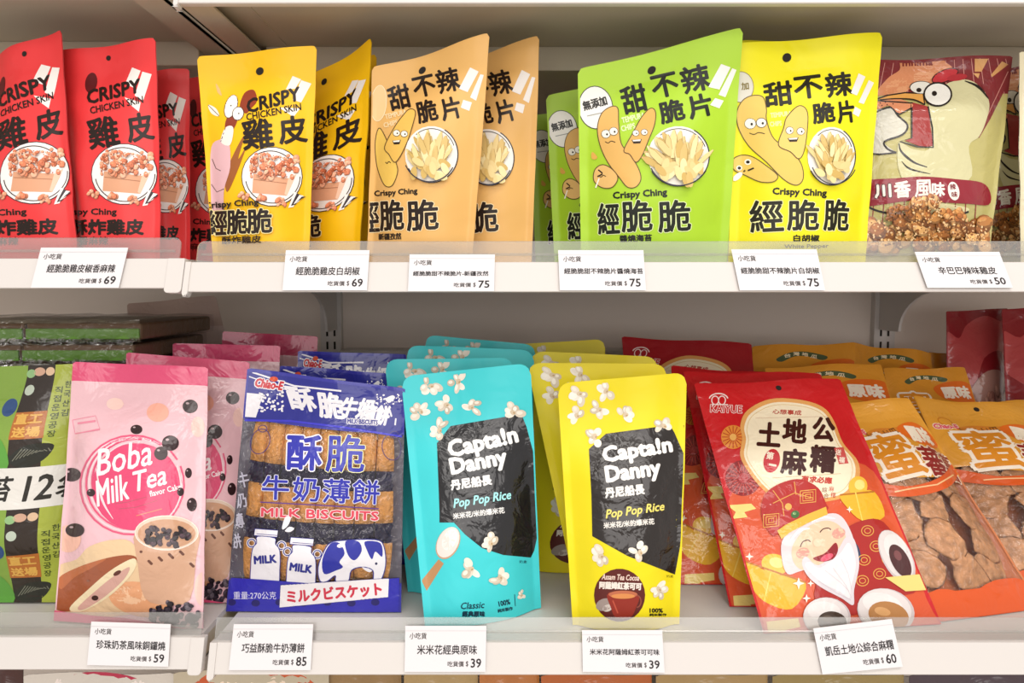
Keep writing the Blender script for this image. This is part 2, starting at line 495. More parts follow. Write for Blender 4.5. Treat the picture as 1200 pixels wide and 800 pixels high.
def pack(D, name, label, cat, group, TL, TR, BR, BL, Yt, Yb=None, Z=0.0, thick=0.016, base='ffffff', colfn=None, clear=None,
         gloss=False, part_colour=None, seal_name='top_seal', foot_name='bottom_gusset', ref=False, hole=None, art=True, step=4.5, nu=26, nv=34, **kw):
    """one printed bag: body, top seal, bottom fold, printed parts. Yt, Yb: depth of its left and right top and bottom corners"""
    Yt = Yt if isinstance(Yt, tuple) else (Yt, Yt)
    zb = Z + 0.001
    if Yb is None:
        pbl, pbr = on_z(BL[0], BL[1], zb), on_z(BR[0], BR[1], zb)
    else:
        Yb = Yb if isinstance(Yb, tuple) else (Yb, Yb)
        pbl, pbr = at_yz(BL[0], Yb[0], zb), at_yz(BR[0], Yb[1], zb)
    S = Surf(at(TL[0], TL[1], Yt[0]), at(TR[0], TR[1], Yt[1]), pbr, pbl, thick, **kw)
    if D is not None and D.done is None:
        D.finish(S if ref else None, step)
    org = (pbl + pbr) / 2
    root = empty(name, org); tag(root, label, cat, group)
    m1 = M_GLOSS if gloss else M_MATTE
    colf = colfn or (lambda u, v: base)
    vs = 1 - max(S.seal, 0.02)

    def shell(pname, v0, v1, n, closed_bottom=False, artdata=None):
        t_ = np.linspace(0, 1, nu + 1); us = 0.45 * t_ + 0.55 * (0.5 - 0.5 * np.cos(np.pi * t_)); vv = np.linspace(v0, v1, n + 1)
        U, V = np.meshgrid(us, vv)
        Pf, Pb = S.F(U, V, 1).reshape(-1, 3), S.F(U, V, -1).reshape(-1, 3)
        Nf, Nb = S.N(U, V, 1).reshape(-1, 3), S.N(U, V, -1).reshape(-1, 3)
        k = len(Pf)
        Vx, Nx = [Pf, Pb], [Nf, Nb]
        F = grid_faces(nu, n, 0, False) + grid_faces(nu, n, k, True)
        uc = (us[:-1] + us[1:]) / 2; vc = (vv[:-1] + vv[1:]) / 2
        cl = [lin(colf(u, v)) for v in vc for u in uc] * 2
        mi = [1 if (clear and clear(u, v)) else 0 for v in vc for u in uc] + [0] * (nu * n)
        # close the sides and the open rims
        for j in range(n):
            a = j * (nu + 1); F.append((a + nu + 1, a, k + a, k + a + nu + 1)); cl.append(lin(colf(0, vc[j]))); mi.append(0)
            a = j * (nu + 1) + nu; F.append((a, a + nu + 1, k + a + nu + 1, k + a)); cl.append(lin(colf(1, vc[j]))); mi.append(0)
        for i in range(nu):
            a = n * (nu + 1) + i; F.append((a, k + a, k + a + 1, a + 1)[::-1]); cl.append(lin(colf(uc[i], v1))); mi.append(0)
            a = i; F.append((a, k + a, k + a + 1, a + 1)); cl.append(lin(colf(uc[i], v0))); mi.append(0)
        return Vx, Nx, F, cl, mi

    def art_for(key):
        if D is None or not art: return None
        uv, col, lay, prt = D.done
        idx = [i for i, p in enumerate(prt) if p == key]
        if not idx: return None
        t = uv[idx].reshape(-1, 2); l = np.repeat(lay[idx], 3)
        return S.F(t[:, 0], t[:, 1], 1, 0.00024 + 0.00010 * l), S.N(t[:, 0], t[:, 1], 1), col[idx]

    def emit(pname, data, key=None):
        Vx, Nx, F, cl, mi = data
        a = art_for(key) if key != 0 else None
        if a is not None:
            b = sum(len(x) for x in Vx); Vx = Vx + [a[0]]; Nx = Nx + [a[1]]
            F = F + [(b + 3 * i, b + 3 * i + 1, b + 3 * i + 2) for i in range(len(a[2]))]
            cl = cl + [tuple(c) for c in a[2]]; mi = mi + [0] * len(a[2])
        return mesh_obj(pname, np.concatenate(Vx), F, [m1, M_CLEAR], root, org, mi, cl, np.concatenate(Nx))

    vb = 0.07 if S.style == 'stand' else 0.05
    body = emit('bag_body', shell('bag_body', vb, vs, nv))
    if seal_name: emit(seal_name, shell(seal_name, vs, 1.0, 5), 'top_seal')
    if foot_name: emit(foot_name, shell(foot_name, 0.0, vb, 3), 'foot')
    if hole is not None:
        hu, hv, hr = hole
        a = np.linspace(0, 2 * math.pi, 20, endpoint=False)
        hu_, hv_ = hu + hr / S.W * np.cos(a), hv + hr / S.H * np.sin(a)
        P = S.F(hu_, hv_, 1, 0.0004); c = S.F(np.array([hu]), np.array([hv]), 1, 0.0004)
        mesh_obj('hang_hole', np.vstack([P, c]), [(i, (i + 1) % 20, 20) for i in range(20)], M_DARK, root, org)  # flat disc, not cut through; the dark behind is put into its colour
    if D is not None and art:
        for key in sorted({p for p in D.done[3] if p and p not in ('top_seal', 'foot')}):
            a = art_for(key)
            o = mesh_obj(key, a[0], [(3 * i, 3 * i + 1, 3 * i + 2) for i in range(len(a[2]))], [M_CRINKLE if key == 'dark_window' else m1], root, org, None, [tuple(c) for c in a[2]], a[1])
    PACKS.append((root, S))
    return root, S, org


# ------------------------------------------------------------------ setting: back panel, uprights, shelves
ZL, ZU, ZT = 0.0, 0.3543, 0.6035          # deck tops of the right-hand bay
XB0, XB1 = -0.2925, 0.607                # the bay's two ends
YB = 0.56
fl = MB().box(-1.6, 1.9, -3.6, YB + 0.3, -0.95, -0.92).build('floor', mat('pale_floor_tile', (205, 198, 190), 0.4, mottled=0.15, bscale=3)); tag(fl, kind='structure')
w = MB().box(-1.3, 1.7, YB, YB + 0.02, -0.36, 0.72).build('wall_back', M_PANEL); tag(w, kind='structure')
for k, x in enumerate((-0.297, 0.611)):
    p = MB().box(x - 0.017, x + 0.017, YB - 0.014, YB + 0.001, -0.36, 0.72).build('trim_%d' % (k + 1), M_WHITE); tag(p, kind='structure')
    for j in range(14):
        for dx in (-0.006, 0.006):
            z = 0.165 + j * 0.0215
            MB().box(x + dx - 0.0016, x + dx + 0.0016, YB - 0.0146, YB - 0.0135, z, z + 0.0125).build('slot', M_DARK, p)
t3 = MB().box(-0.275, 0.59, YB - 0.05, YB + 0.001, 0.06, 0.231).build('trim_3', M_WHITE, bevel=0.002); tag(t3, kind='structure')


def arc(cx, cy, r, a0, a1, n=6):
    return [(cx + r * math.cos(math.radians(a0 + (a1 - a0) * i / n)), cy + r * math.sin(math.radians(a0 + (a1 - a0) * i / n))) for i in range(n + 1)]


LK = 0.365                                # how far the price rail leans back per unit of height


def shelf(name, label, x0, x1, z, acrylic=True, round_left=False, round_right=False, under=None, brackets=(), yback=YB - 0.003, tip=None):
    root = empty(name, ((x0 + x1) / 2, 0.28, z)); tag(root, label, 'shelf', 'shelves of the display rack')
    o = (root.location.x, root.location.y, root.location.z)
    d = MB().prism_x([(0.0095, z), (yback, z), (yback, z - 0.006), (0.012, z - 0.006)], x0, x1)
    d.box(x0, x1, yback - 0.003, yback, z - 0.024, z - 0.005)
    d.build('deck', M_WHITE, root, o)
    f = MB().prism_x([(0.0, z - 0.026), (0.0012, z - 0.0268), (0.008, z - 0.0268), (0.008, z - 0.0253), (0.003, z - 0.0253), (0.0118, z - 0.0008), (0.0113, z + 0.0004), (0.0095, z)], x0, x1)
    f.build('price_rail', M_WHITE, root, o, bevel=0.0006)
    u = MB()
    zu = z - 0.0150
    u.box(x0 + 0.003, x1 - 0.003, 0.008, yback, zu - 0.0008, zu)                      # underside sheet
    u.box(x0, x0 + 0.029, 0.006, yback, z - 0.0255, z - 0.0235); u.box(x0, x0 + 0.002, 0.006, yback, z - 0.0255, z - 0.006)
    u.box(x1 - 0.029, x1, 0.006, yback, z - 0.0255, z - 0.0235); u.box(x1 - 0.002, x1, 0.006, yback, z - 0.0255, z - 0.006)
    u.box(x0 + 0.052, x0 + 0.0535, 0.02, 0.15, zu - 0.0016, zu)                       # seam
    u.build('underside_panel', M_UNDER, root, o)
    MB().box(x0 + 0.03, x1 - 0.03, 0.149, 0.190, zu - (0.026 if z > 0.5 else 0.009), zu - 0.0008).build('stiffener', M_UNDER, root, o, bevel=0.001)
    if acrylic:
        a0 = x0 + (0.006 if round_left else 0); a1 = x1 - (0.001 if round_right else 0)
        h, r = 0.0235, 0.006
        pts = [(a0, 0), (a1, 0)]
        pts += arc(a1 - r, h - r, r, 0, 90) if round_right else [(a1, h)]
        pts += arc(a0 + r, h - r, r, 90, 180) if round_left else [(a0, h)]
        P = [(x, 0.0122 + LK * s * 0.94, z - 0.004 + s) for x, s in pts]
        a = MB().plate(P, (0, 0.94 * 0.0016, -0.34 * 0.0016), 1)
        a.build('clear_fence', M_ACRYL, root, o)
        MB().prism_x([(0.0122 + LK * 0.0095, z + 0.006), (0.0130 + LK * 0.0095, z + 0.0085), (0.0116 + LK * 0.0105, z + 0.0075)], a0 + 0.004, a1 - 0.004).build('fence_fold', M_ACRYL, root, o)
    for xe, e0, e1 in (tip or ()):
        pts = [(e0, 0.027), (e0, 0.003)] + arc(e0 + 0.0035, -0.0005, 0.0035, 180, 270, 4) + arc(e1 - 0.0035, -0.0005, 0.0035, 270, 360, 4) + [(e1, 0.027)]
        MB().plate([(x, -0.0016 + LK * s, z - 0.0265 + s) for x, s in pts], (0, 0.009, -0.001), 1).build('end_cap', M_WHITE, root, o, bevel=0.0008)
    for xb in brackets:
        prof = [(YB - 0.014, z - 0.0255), (0.36, z - 0.0255)] + [(0.36 + 0.125 * math.sin(math.radians(a)), z - 0.0255 - 0.066 * (1 - math.cos(math.radians(a)))) for a in range(10, 91, 10)] + [(0.487, z - 0.0925), (YB - 0.014, z - 0.0925)]
        MB().prism_x(prof, xb - 0.002, xb + 0.002).build('bracket', M_WHITE, root, o)
    return root


shelf('metal_shelf', 'white metal shelf overhead, just cut by the top edge of the photo', XB0, XB1, ZT, tip=[(0, XB0, XB0 + .004)])
shelf('metal_shelf', 'white metal shelf overhead in the neighbouring bay, above the red snack bags', -1.2, XB0 - 0.012, 0.609)
shelf('metal_shelf', 'upper white shelf holding the yellow, orange and green snack pouches', XB0, XB1, ZU, round_left=True, brackets=(XB0 + 0.004, XB1 - 0.004), tip=[(0, -0.2935, -0.2885)])
shelf('metal_shelf', 'upper white shelf of the left bay, under the red snack pouches', -1.2, -0.3005, 0.3575, round_right=True, tip=[(0, -0.3095, -0.2940)])
shelf('metal_shelf', 'lower white shelf holding the turquoise and yellow popped rice pouches', XB0 + 0.012, XB1, ZL, tip=[(0, -0.2825, -0.276)])
shelf('metal_shelf', 'lower white shelf of the left bay, under the pink cake bag and seaweed', -1.2, -0.293, 0.005, tip=[(0, -0.3005, -0.2875)])
shelf('metal_shelf', 'bottom white shelf, whose bags just show at the lower edge of the photo', -1.2, 1.4, -0.335, acrylic=False)
# the same shelves carry on into the next bay on the right
shelf('metal_shelf', 'white shelf of the right bay behind the dark red bags', XB1 + 0.006, 1.5, ZL)
shelf('metal_shelf', 'upper white shelf carrying on at the right edge above the dark red bags', XB1 + 0.006, 1.5, ZU)


# ------------------------------------------------------------------ price tags
def rail_pt(px, py, z, off):
    d = ray(px, py); zb = z - 0.026
    t = (off - cpos[1] + LK * (cpos[2] - zb)) / (d[1] - LK * d[2])
    return cpos + d * t


def price_tag(Q, z, name, price, label, nw=78, nx=52):
    Q = [np.array(q, dtype=float) for q in Q]          # TL, TR, BR, BL

    def px(p):
        u, v = p[..., :1] / 100, p[..., 1:] / 50
        return Q[0] * (1 - u) * (1 - v) + Q[1] * u * (1 - v) + Q[2] * u * v + Q[3] * (1 - u) * v
    c = [rail_pt(q[0], q[1], z, -0.0028) for q in Q]
    org = (c[2] + c[3]) / 2
    root = empty('price_tag', org); tag(root, label, 'price tag', 'price tags on the shelf rails')
    n = np.cross(c[1] - c[0], c[3] - c[0]); n /= np.linalg.norm(n)
    if n[1] < 0: n = -n
    MB().plate(c, n * 0.0006, 1).build('card', mat('tag_card', (222, 219, 221), 0.55), root, org)
    D = Design([(0, 0), (100, 0), (100, 50), (0, 50)])
    D.text('小吃貨', 16, 11, 21, 7, '55504e', bold=0.1)
    D.text(name, nx, 26, nw, None if len(name) > 9 else 10.5, '2a2628', bold=0.16)
    D.text('吃貨價', 63, 41.5, 20, 6, '504a4a', bold=0.1).text('$', 77, 41.5, 3, 6.5, '504a4a', bold=0.1)
    D.text(price, 88, 40.5, 13, 10, '2a2628', bold=0.25)
    D.poly([(0, 5.2), (100, 5.2), (100, 5.7), (0, 5.7)], 'c9c6c8')
    T = np.concatenate(D.T).reshape(-1, 2)
    p = px(T)
    P = np.array([rail_pt(a, b, z, -0.0030 - 0.00004 * l) for (a, b), l in zip(p, np.repeat(np.array(D.lay) + np.array(D.frac), 3))])
    F = [(3 * i, 3 * i + 1, 3 * i + 2) for i in range(len(P) // 3)]
    mesh_obj('tag_lettering', P, F, M_PAPER, root, org, None, D.col, smooth=False)
    return root


U = 0.0005
price_tag([(48, 290), (150, 290), (139, 337), (36, 337)], 0.3575, '經脆脆雞皮椒香麻辣', '69', 'white price tag reading 69 under the red snack pouches')
price_tag([(335, 293), (433, 293), (430, 340), (331, 340)], ZU, '經脆脆雞皮白胡椒', '69', 'white price tag reading 69 under the golden yellow pouches', nw=76)
price_tag([(480, 298), (580, 298), (579, 341), (478, 341)], ZU, '經脆脆甜不辣脆片-新疆孜然', '75', 'white price tag reading 75 below the orange snack pouch', nw=88, nx=49)
price_tag([(654, 293), (754, 293), (757, 340), (656, 340)], ZU, '經脆脆甜不辣脆片醬燒海苔', '75', 'white price tag reading 75 below the green snack pouch', nw=92)
price_tag([(857, 292), (957, 292), (967, 340), (867, 340)], ZU, '經脆脆甜不辣脆片白胡椒', '75', 'white price tag reading 75 below the lemon yellow pouch', nw=92)
price_tag([(1072, 295), (1171, 295), (1187, 337), (1087, 337)], ZU, '辛巴巴辣味雞皮', '50', 'white price tag reading 50 below the bag with the cartoon hen', nw=68, nx=54)
price_tag([(107, 728), (200, 731), (197, 781), (102, 779)], 0.005, '珍珠奶茶風味銅鑼燒', '59', 'white price tag reading 59 in front of the pink cake bag', nw=86)
price_tag([(274, 731), (367, 731), (364, 785), (268, 785)], ZL, '巧益酥脆牛奶薄餅', '85', 'white price tag reading 85 below the blue biscuit bag', nw=78)
price_tag([(475, 733), (570, 733), (569, 787), (474, 787)], ZL, '米米花經典原味', '39', 'white price tag reading 39 below the turquoise pouch', nw=74)
price_tag([(682, 738), (776, 738), (779, 788), (683, 787)], ZL, '米米花阿薩姆紅茶可可味', '39', 'white price tag reading 39 below the yellow and black pouch', nw=86)
price_tag([(953, 736), (1045, 725), (1058, 781), (964, 790)], ZL, '凱岳土地公綜合麻糬', '60', 'tilted white price tag reading 60 in front of the red mochi bag', nw=86)

# ------------------------------------------------------------------ printed designs (laid out on each pack's flat front)
def exclaim(D, a, b, c):
    for p in (a, b, c): D.poly(p, 'e9e4de')


def fries(D, cx, cy, rx, ry, lift=1.0):
    """a round dish heaped with slim tapering chips"""
    D.nl().ell(cx, cy, rx, ry, 'ece9e0')
    D.nl().ring(cx, cy, rx, ry, 1.3, '2b2a38', -150, 60); D.ring(cx, cy, rx - 3, ry - 3, .9, '2b2a38', 20, 130)
    D.nl()
    R = random.Random(int(cx) + 3)
    cols = ['dcc486', 'e6d296', 'd2b470', 'ead9a4', 'c9a960', 'e0ca8c']
    for k in range(46):
        a = -math.pi * R.uniform(0.02, 0.98); r = R.uniform(.25, 1.0)
        x, y = cx + rx * .92 * r * math.cos(a), cy + ry * .3 + ry * .85 * r * math.sin(a)
        t = math.atan2(y - (cy + ry * .9), x - cx) + R.uniform(-.3, .3)
        L, wd = R.uniform(.3, .5) * rx, R.uniform(.07, .13) * rx
        P = [(x + (s * L) * math.cos(t) - q * wd * math.sin(t), y + (s * L) * math.sin(t) + q * wd * math.cos(t)) for s, q in ((-1, .5), (-.4, 1), (.5, .9), (1, .25), (1, -.25), (.4, -1), (-.5, -.9), (-1, -.5))]
        D.poly(P, R.choice(cols)); D.layer += .1; D.line([P[1], P[2], P[3]], .5, 'b0904e'); D.layer += .1
    D.layer = math.ceil(D.layer)
    for k in range(16):
        x, y = cx + R.uniform(-.65, .65) * rx, cy + ry * R.uniform(.3, .82)
        D.ell(x, y, rx * .26, ry * .12, R.choice(cols), R.uniform(20, 160), 12); D.layer += .1
    D.layer = math.ceil(D.layer); D.ring(cx, cy, rx, ry, 1.3, '2b2a38', 205, 330); D.nl()


def skin_dish(D, cx, cy, rx, ry):
    D.nl().ell(cx, cy, rx + 1, ry + 1, '2b2226'); D.nl().ell(cx, cy, rx, ry, 'f1ece8')
    D.nl().ring(cx - 2, cy + 1, rx - 4, ry - 3, 1.1, '2b2226', 10, 120); D.ring(cx + 1, cy, rx - 3, ry - 3, 1.1, '2b2226', 190, 360)
    D.nl('product_picture')
    D.poly([(cx - .62 * rx, cy - .1 * ry), (cx + .55 * rx, cy + .06 * ry), (cx + .82 * rx, cy - .08 * ry), (cx + .5 * rx, cy + .66 * ry), (cx - .66 * rx, cy + .56 * ry)], 'd9a07e')
    D.nl().poly([(cx + .55 * rx, cy + .06 * ry), (cx + .82 * rx, cy - .08 * ry), (cx + .5 * rx, cy + .66 * ry), (cx + .42 * rx, cy + .6 * ry)], 'ecc3a8')
    D.line([(cx - .6 * rx, cy + .1 * ry), (cx + .5 * rx, cy + .24 * ry)], .8, 'a87050')
    D.nl().blobs(60, cx - .75 * rx, cx + .85 * rx, cy - .66 * ry, cy + .02 * ry, 2.2, 4.6, ['dc8460', 'ee9f7c', 'c9714e', 'f3b494', 'e28d68'])
    D.blobs(20, cx - .6 * rx, cx + .6 * rx, cy - .78 * ry, cy - .5 * ry, 1.5, 3, ['e79674', 'f3b494', 'd47b58'])
    D.blobs(110, cx - .72 * rx, cx + .8 * rx, cy - .7 * ry, cy + .02 * ry, .5, 1.2, ['f6c8ac', 'b85c3c', 'f3b494', 'c46a48'])
    for dx, dy in ((-.95, .62), (-.35, .72), (.3, .86)):
        D.blobs(9, cx + dx * rx - 5, cx + dx * rx + 6, cy + dy * ry - 3, cy + dy * ry + 4, 2, 4, ['dc8460', 'ee9f7c', 'f3b494'])
    D.nl(None)
    x, y = cx + .78 * rx, cy + .78 * ry
    for k in range(4):
        D.poly([(x - 8 + 3 * k, y + 10 - 2 * k), (x - 1 + 3 * k, y - 9 + 2 * k), (x + 4 + 3 * k, y - 6 + k), (x - 2 + 3 * k, y + 9 - 3 * k)], ['efece8', '3b3136'][k % 2])
        D.layer += .3
    D.layer = math.ceil(D.layer); D.nl()


def spud(D, pts, fill, dark, eyes, mouth, gap=True):
    """one cartoon root vegetable with eyes and a mouth"""
    P = spline(pts, 5)
    D.poly(P, fill); D.nl().line(P, 1.0, '5a4426', closed=True); D.nl()
    for x, y, r in eyes:
        D.ell(x, y, r, r * .92, 'f3eee0'); D.ring(x, y, r, r * .92, .7, '4a3a24'); D.nl().ell(x + r * .25, y + r * .1, r * .22, r * .25, '1e1812')
    mx, my, mr, kind = mouth
    if kind == 'grin':
        D.poly([(mx - mr, my - 1), (mx + mr, my - 2), (mx + mr * .7, my + 3), (mx - mr * .6, my + 3.4)], '2a1c14'); D.nl().poly([(mx - mr * .8, my - .8), (mx + mr * .8, my - 1.6), (mx + mr * .7, my + .4), (mx - mr * .7, my + .8)], 'f3eee0')
    else:
        D.line([(mx - mr, my), (mx - mr * .4, my + 1.6), (mx + mr * .2, my - .6), (mx + mr, my + .8)], .9, '3a2a18', 4, False)
    D.nl()


def hen(D, x0, y0, k=1.0):
    """thin cartoon hen standing behind the dish"""
    X = lambda p: [(x0 + k * a, y0 + k * b) for a, b in p]
    D.nl('character_drawing')
    D.poly(spline(X([(20, 90), (32, 60), (44, 40), (36, 70), (46, 55), (34, 88), (22, 112)]), 4), '9a5a2c'); D.nl()
    D.poly(spline(X([(2, 55), (14, 45), (24, 46), (26, 80), (18, 110), (17, 145), (4, 143), (1, 100)]), 4), 'e0b3b8')
    D.nl().line(X([(3, 70), (8, 82), (14, 85)]), .8, '4a2a24'); D.line(X([(2, 102), (9, 112), (18, 108)]), .8, '4a2a24')
    D.poly(spline(X([(14, 48), (20, 30), (30, 30), (26, 52)]), 4), 'efe6dc'); D.line(X([(14, 48), (20, 30)]), .8, '4a2a24')
    D.poly(spline(X([(20, 22), (27, 10), (36, 12), (34, 24), (28, 34), (20, 34)]), 4), '8a3a26'); D.nl()
    D.poly(spline(X([(38, 4), (44, -14), (56, -18), (60, -4), (52, 6), (46, 12)]), 4), '8e3a22'); D.nl()
    D.ell(x0 + k * 27, y0 + k * 3, k * 7.5, k * 15, 'f2ece2', -18); D.ring(x0 + k * 27, y0 + k * 3, k * 7.5, k * 15, .9, '4a2a24', rot=-18); D.nl()
    D.ell(x0 + k * 36, y0 + k * 12, k * 7, k * 8.5, 'f2ece2', -18); D.ring(x0 + k * 36, y0 + k * 12, k * 7, k * 8.5, .9, '4a2a24', rot=-18)
    D.nl().ell(x0 + k * 27, y0 + k * 2, k * .9, k * .9, '1e1812'); D.ell(x0 + k * 37, y0 + k * 12, k * .9, k * .9, '1e1812')
    D.nl(None)


INK = '22150f'
RED, GOLD, ORANGE, GREEN, LEMON = 'e03c3e', 'efbb10', 'deae66', 'a6cd30', 'e9e018'

D_RED = Design([(68, 60), (183, 46), (187, 302), (92, 302)]); D = D_RED
exclaim(D, [(155, 79), (165, 83), (157, 103), (147, 98)], [(167, 84), (178, 87), (168, 118), (158, 112)], [(146, 114), (165, 120), (163, 131), (152, 122)])
D.ell(107, 97, 7, 12, '5a1518', -10)
D.nl('brand_lettering').text('CRISPY', 134, 107, 66, 17, INK, 13, .8, .2).text('CHICKEN SKIN', 137, 123, 64, 8.5, INK, 12, .25, .1)
D.text('雞', 121, 155, 37, 37, INK, 9, 1.0).text('皮', 164, 149, 32, 34, INK, 9, 1.0).nl(None)
skin_dish(D, 146, 204, 38, 35)
D.text('Crispy Ching', 103, 249, 68, 10, INK, 0, .4).text('酥炸雞皮', 125, 266, 88, 19, INK, 0, .9).text('椒香麻辣', 104, 282, 46, 10, '5a201e', 0, .3)

OUTC = 'efe0a0'
D_GOLD = Design([(232, 67), (371, 53), (362, 304), (248, 302)]); D = D_GOLD
D.poly(spline([(253, 98), (257, 103), (260, 112), (255, 108)], 4), 'd8b070'); D.poly(spline([(244, 123), (253, 127), (257, 136), (248, 133)], 4), 'ece6da'); D.nl().line([(244, 123), (257, 136)], .7, '4a3a24')
hen(D, 246, 122, .92)
exclaim(D, [(343, 89), (353, 93), (346, 104), (335, 105)], [(353, 94), (365, 98), (353, 120), (343, 117)], [(327, 126), (352, 127), (344, 137)])
D.nl('brand_lettering').text('CRISPY', 321, 117, 66, 17, INK, 14, .8, .2).text('CHICKEN SKIN', 321, 131, 66, 8.5, INK, 11, .25, .1)
D.text('雞', 302, 157, 37, 36, INK, 6, 1.0).text('皮', 343, 152, 34, 33, INK, 6, 1.0).nl(None)
skin_dish(D, 319, 207, 35, 34)
D.text('Crispy Ching', 272, 240, 64, 10, INK, 4, .4)
D.nl('brand_lettering').text('經', 256, 261, 26, 30, INK, 2, 0.85, out=OUTC, ow=.9).text('脆', 279, 260, 25, 30, INK, 2, 0.85, out=OUTC, ow=.9).text('脆', 305, 259, 30, 30, INK, 2, 0.85, out=OUTC, ow=.9).nl(None)
D.text('酥炸雞皮', 284, 281, 46, 9, INK, 2, .3)

OUTC = 'f1dcae'
D_ORANGE = Design([(438, 80), (575, 40), (552, 306), (428, 305)]); D = D_ORANGE
D.ell(444, 121, 9, 21, 'e6c68e', -5); D.nl().ring(444, 121, 9, 21, .7, 'f3e2bc', rot=-5)
D.nl('brand_lettering')
for c, x, y, w_, h_ in (('甜', 468, 114, 26, 29), ('不', 497, 101, 27, 25), ('辣', 525, 94, 28, 29), ('脆', 500, 130, 25, 27), ('片', 528, 127, 24, 27)): D.text(c, x, y, w_, h_, INK, 13, .8)
D.nl(None)
exclaim(D, [(551, 79), (561, 84), (548, 108), (538, 104)], [(563, 87), (567, 88), (558, 118), (551, 114)], [(543, 117), (553, 120), (550, 130), (540, 126)])
D.text('TEMPURA', 464, 134, 26, 6, 'ecd6a8', 14, .2).text('CHIPS', 458, 145, 17, 6, 'ecd6a8', 14, .2)
D.nl('character_drawing')
spud(D, [(445, 150), (455, 168), (464, 190), (466, 202), (460, 217), (452, 218), (446, 208), (441, 190), (440, 165)], 'e6bf5c', 'a8842e', [], (455, 190, 3, 'flat'))
spud(D, [(480, 128), (487, 131), (484, 146), (476, 170), (464, 190), (456, 181), (451, 172), (462, 150), (472, 136)], 'e3b658', 'a8842e', [(465, 156, 4), (474, 157, 4)], (465, 166, 5, 'grin'))
D.nl('product_picture'); fries(D, 506, 181, 31, 33); D.nl(None)
D.text('Crispy Ching', 464, 226, 51, 9, INK, 4, .4)
D.nl('brand_lettering').text('經', 430, 254, 30, 37, INK, 3, 0.85, out=OUTC, ow=.9).text('脆', 459, 252, 29, 37, INK, 3, 0.85, out=OUTC, ow=.9).text('脆', 495, 252, 38, 37, INK, 3, 0.85, out=OUTC, ow=.9).nl(None)
D.text('新疆孜然', 457, 277, 27, 8, INK, 2, .3)

OUTC = 'e2eeb4'
D_GREEN = Design([(677, 80), (870, 33), (851, 306), (680, 305)]); D = D_GREEN
D.ell(698, 126, 20, 25, 'eceae2', 6); D.nl().ring(698, 126, 20, 25, 1, '3a3a34', rot=6); D.text('無添加', 697, 121, 29, 12, '2a2a26', 15, .5); D.line([(688, 136), (711, 131)], 1.2, '9a9a94')
D.nl('brand_lettering')
for c, x, y, w_, h_ in (('甜', 743, 116, 30, 33), ('不', 779, 100, 32, 28), ('辣', 815, 92, 35, 32), ('脆', 787, 130, 30, 27), ('片', 820, 124, 29, 28)): D.text(c, x, y, w_, h_, '1c2018', 13, .95)
D.nl(None)
exclaim(D, [(845, 75), (856, 79), (843, 105), (830, 102)], [(858, 80), (863, 82), (850, 114), (842, 111)], [(838, 115), (848, 118), (843, 127), (832, 123)])
D.text('TEMPURA', 742, 138, 28, 7, 'd9ecb0', 14, .3).text('CHIPS', 736, 149, 17, 7, 'd9ecb0', 14, .3)
D.nl('character_drawing')
spud(D, [(716, 125), (724, 127), (725, 145), (728, 168), (738, 181), (748, 197), (751, 210), (745, 219), (735, 219), (725, 207), (712, 190), (703, 170), (700, 150), (705, 133)], 'dcae62', 'a8842e', [(710, 157, 5.2), (719, 154, 5)], (715, 166, 6, 'flat'))
spud(D, [(762, 127), (768, 131), (767, 146), (760, 164), (752, 183), (745, 190), (738, 181), (731, 176), (742, 155), (752, 137)], 'd9a85a', 'a8842e', [(745, 156, 3.8), (755, 155, 3.8)], (746, 165, 6, 'grin'))
spud(D, [(697, 199), (706, 193), (717, 198), (724, 208), (718, 219), (706, 220), (696, 212)], 'e0b670', 'a8842e', [], (706, 206, 4, 'flat'))
D.line([(701, 199), (706, 203)], 1.6, '2a1c14').line([(700, 207), (706, 204)], 1.6, '2a1c14').line([(702, 209), (698, 220)], 1.6, 'f3eee0').poly(spline([(694, 178), (700, 184), (697, 187), (693, 185)], 4), 'd9a850')
D.nl('product_picture'); fries(D, 795, 183, 36, 35); D.nl(None)
D.text('Crispy Ching', 750, 228, 64, 11, '1c2018', 4, .5)
D.nl('brand_lettering').text('經', 713, 256, 26, 37, '1c2018', 3, 0.85, out=OUTC, ow=.9).text('脆', 746, 253, 37, 38, '1c2018', 3, 0.85, out=OUTC, ow=.9).text('脆', 790, 253, 39, 38, '1c2018', 3, 0.85, out=OUTC, ow=.9).nl(None)
D.text('醬燒海苔', 745, 279, 38, 8.5, '1c2018', 2, .4)

OUTC = 'f6f3b0'
D_LEMON = Design([(862, 52), (1034, 38), (1014, 308), (852, 308)]); D = D_LEMON
D.ell(868, 102, 15, 18, 'd9d6c8'); D.nl().ring(868, 102, 15, 18, .8, '8a7a3a'); D.text('加', 873, 101, 9, 9, '7a6a20', 6, .3)
D.nl('brand_lettering')
for c, x, y, w_, h_ in (('甜', 912, 110, 34, 29), ('不', 947, 102, 34, 27), ('辣', 983, 99, 32, 29), ('脆', 965, 132, 27, 25), ('片', 991, 131, 21, 27)): D.text(c, x, y, w_, h_, '1f1c0c', 7, .95)
D.nl(None)
exclaim(D, [(1006, 86), (1014, 90), (1004, 112), (997, 109)], [(1018, 94), (1024, 97), (1012, 122), (1006, 120)], [(1002, 125), (1009, 129), (1006, 137), (999, 133)])
D.text('TEMPURA', 915, 134, 25, 6, 'f3efa0', 6, .3).text('CHIPS', 909, 145, 14, 6, 'f3efa0', 6, .3)
D.nl('character_drawing')
spud(D, [(870, 118), (882, 112), (894, 114), (898, 128), (898, 140), (905, 160), (918, 172), (935, 186), (941, 200), (940, 212), (932, 217), (918, 210), (898, 190), (878, 172), (866, 152), (863, 133)], 'dfbe5e', 'a8842e', [(879, 145, 6.5), (892, 144, 6)], (887, 156, 9, 'flat'))
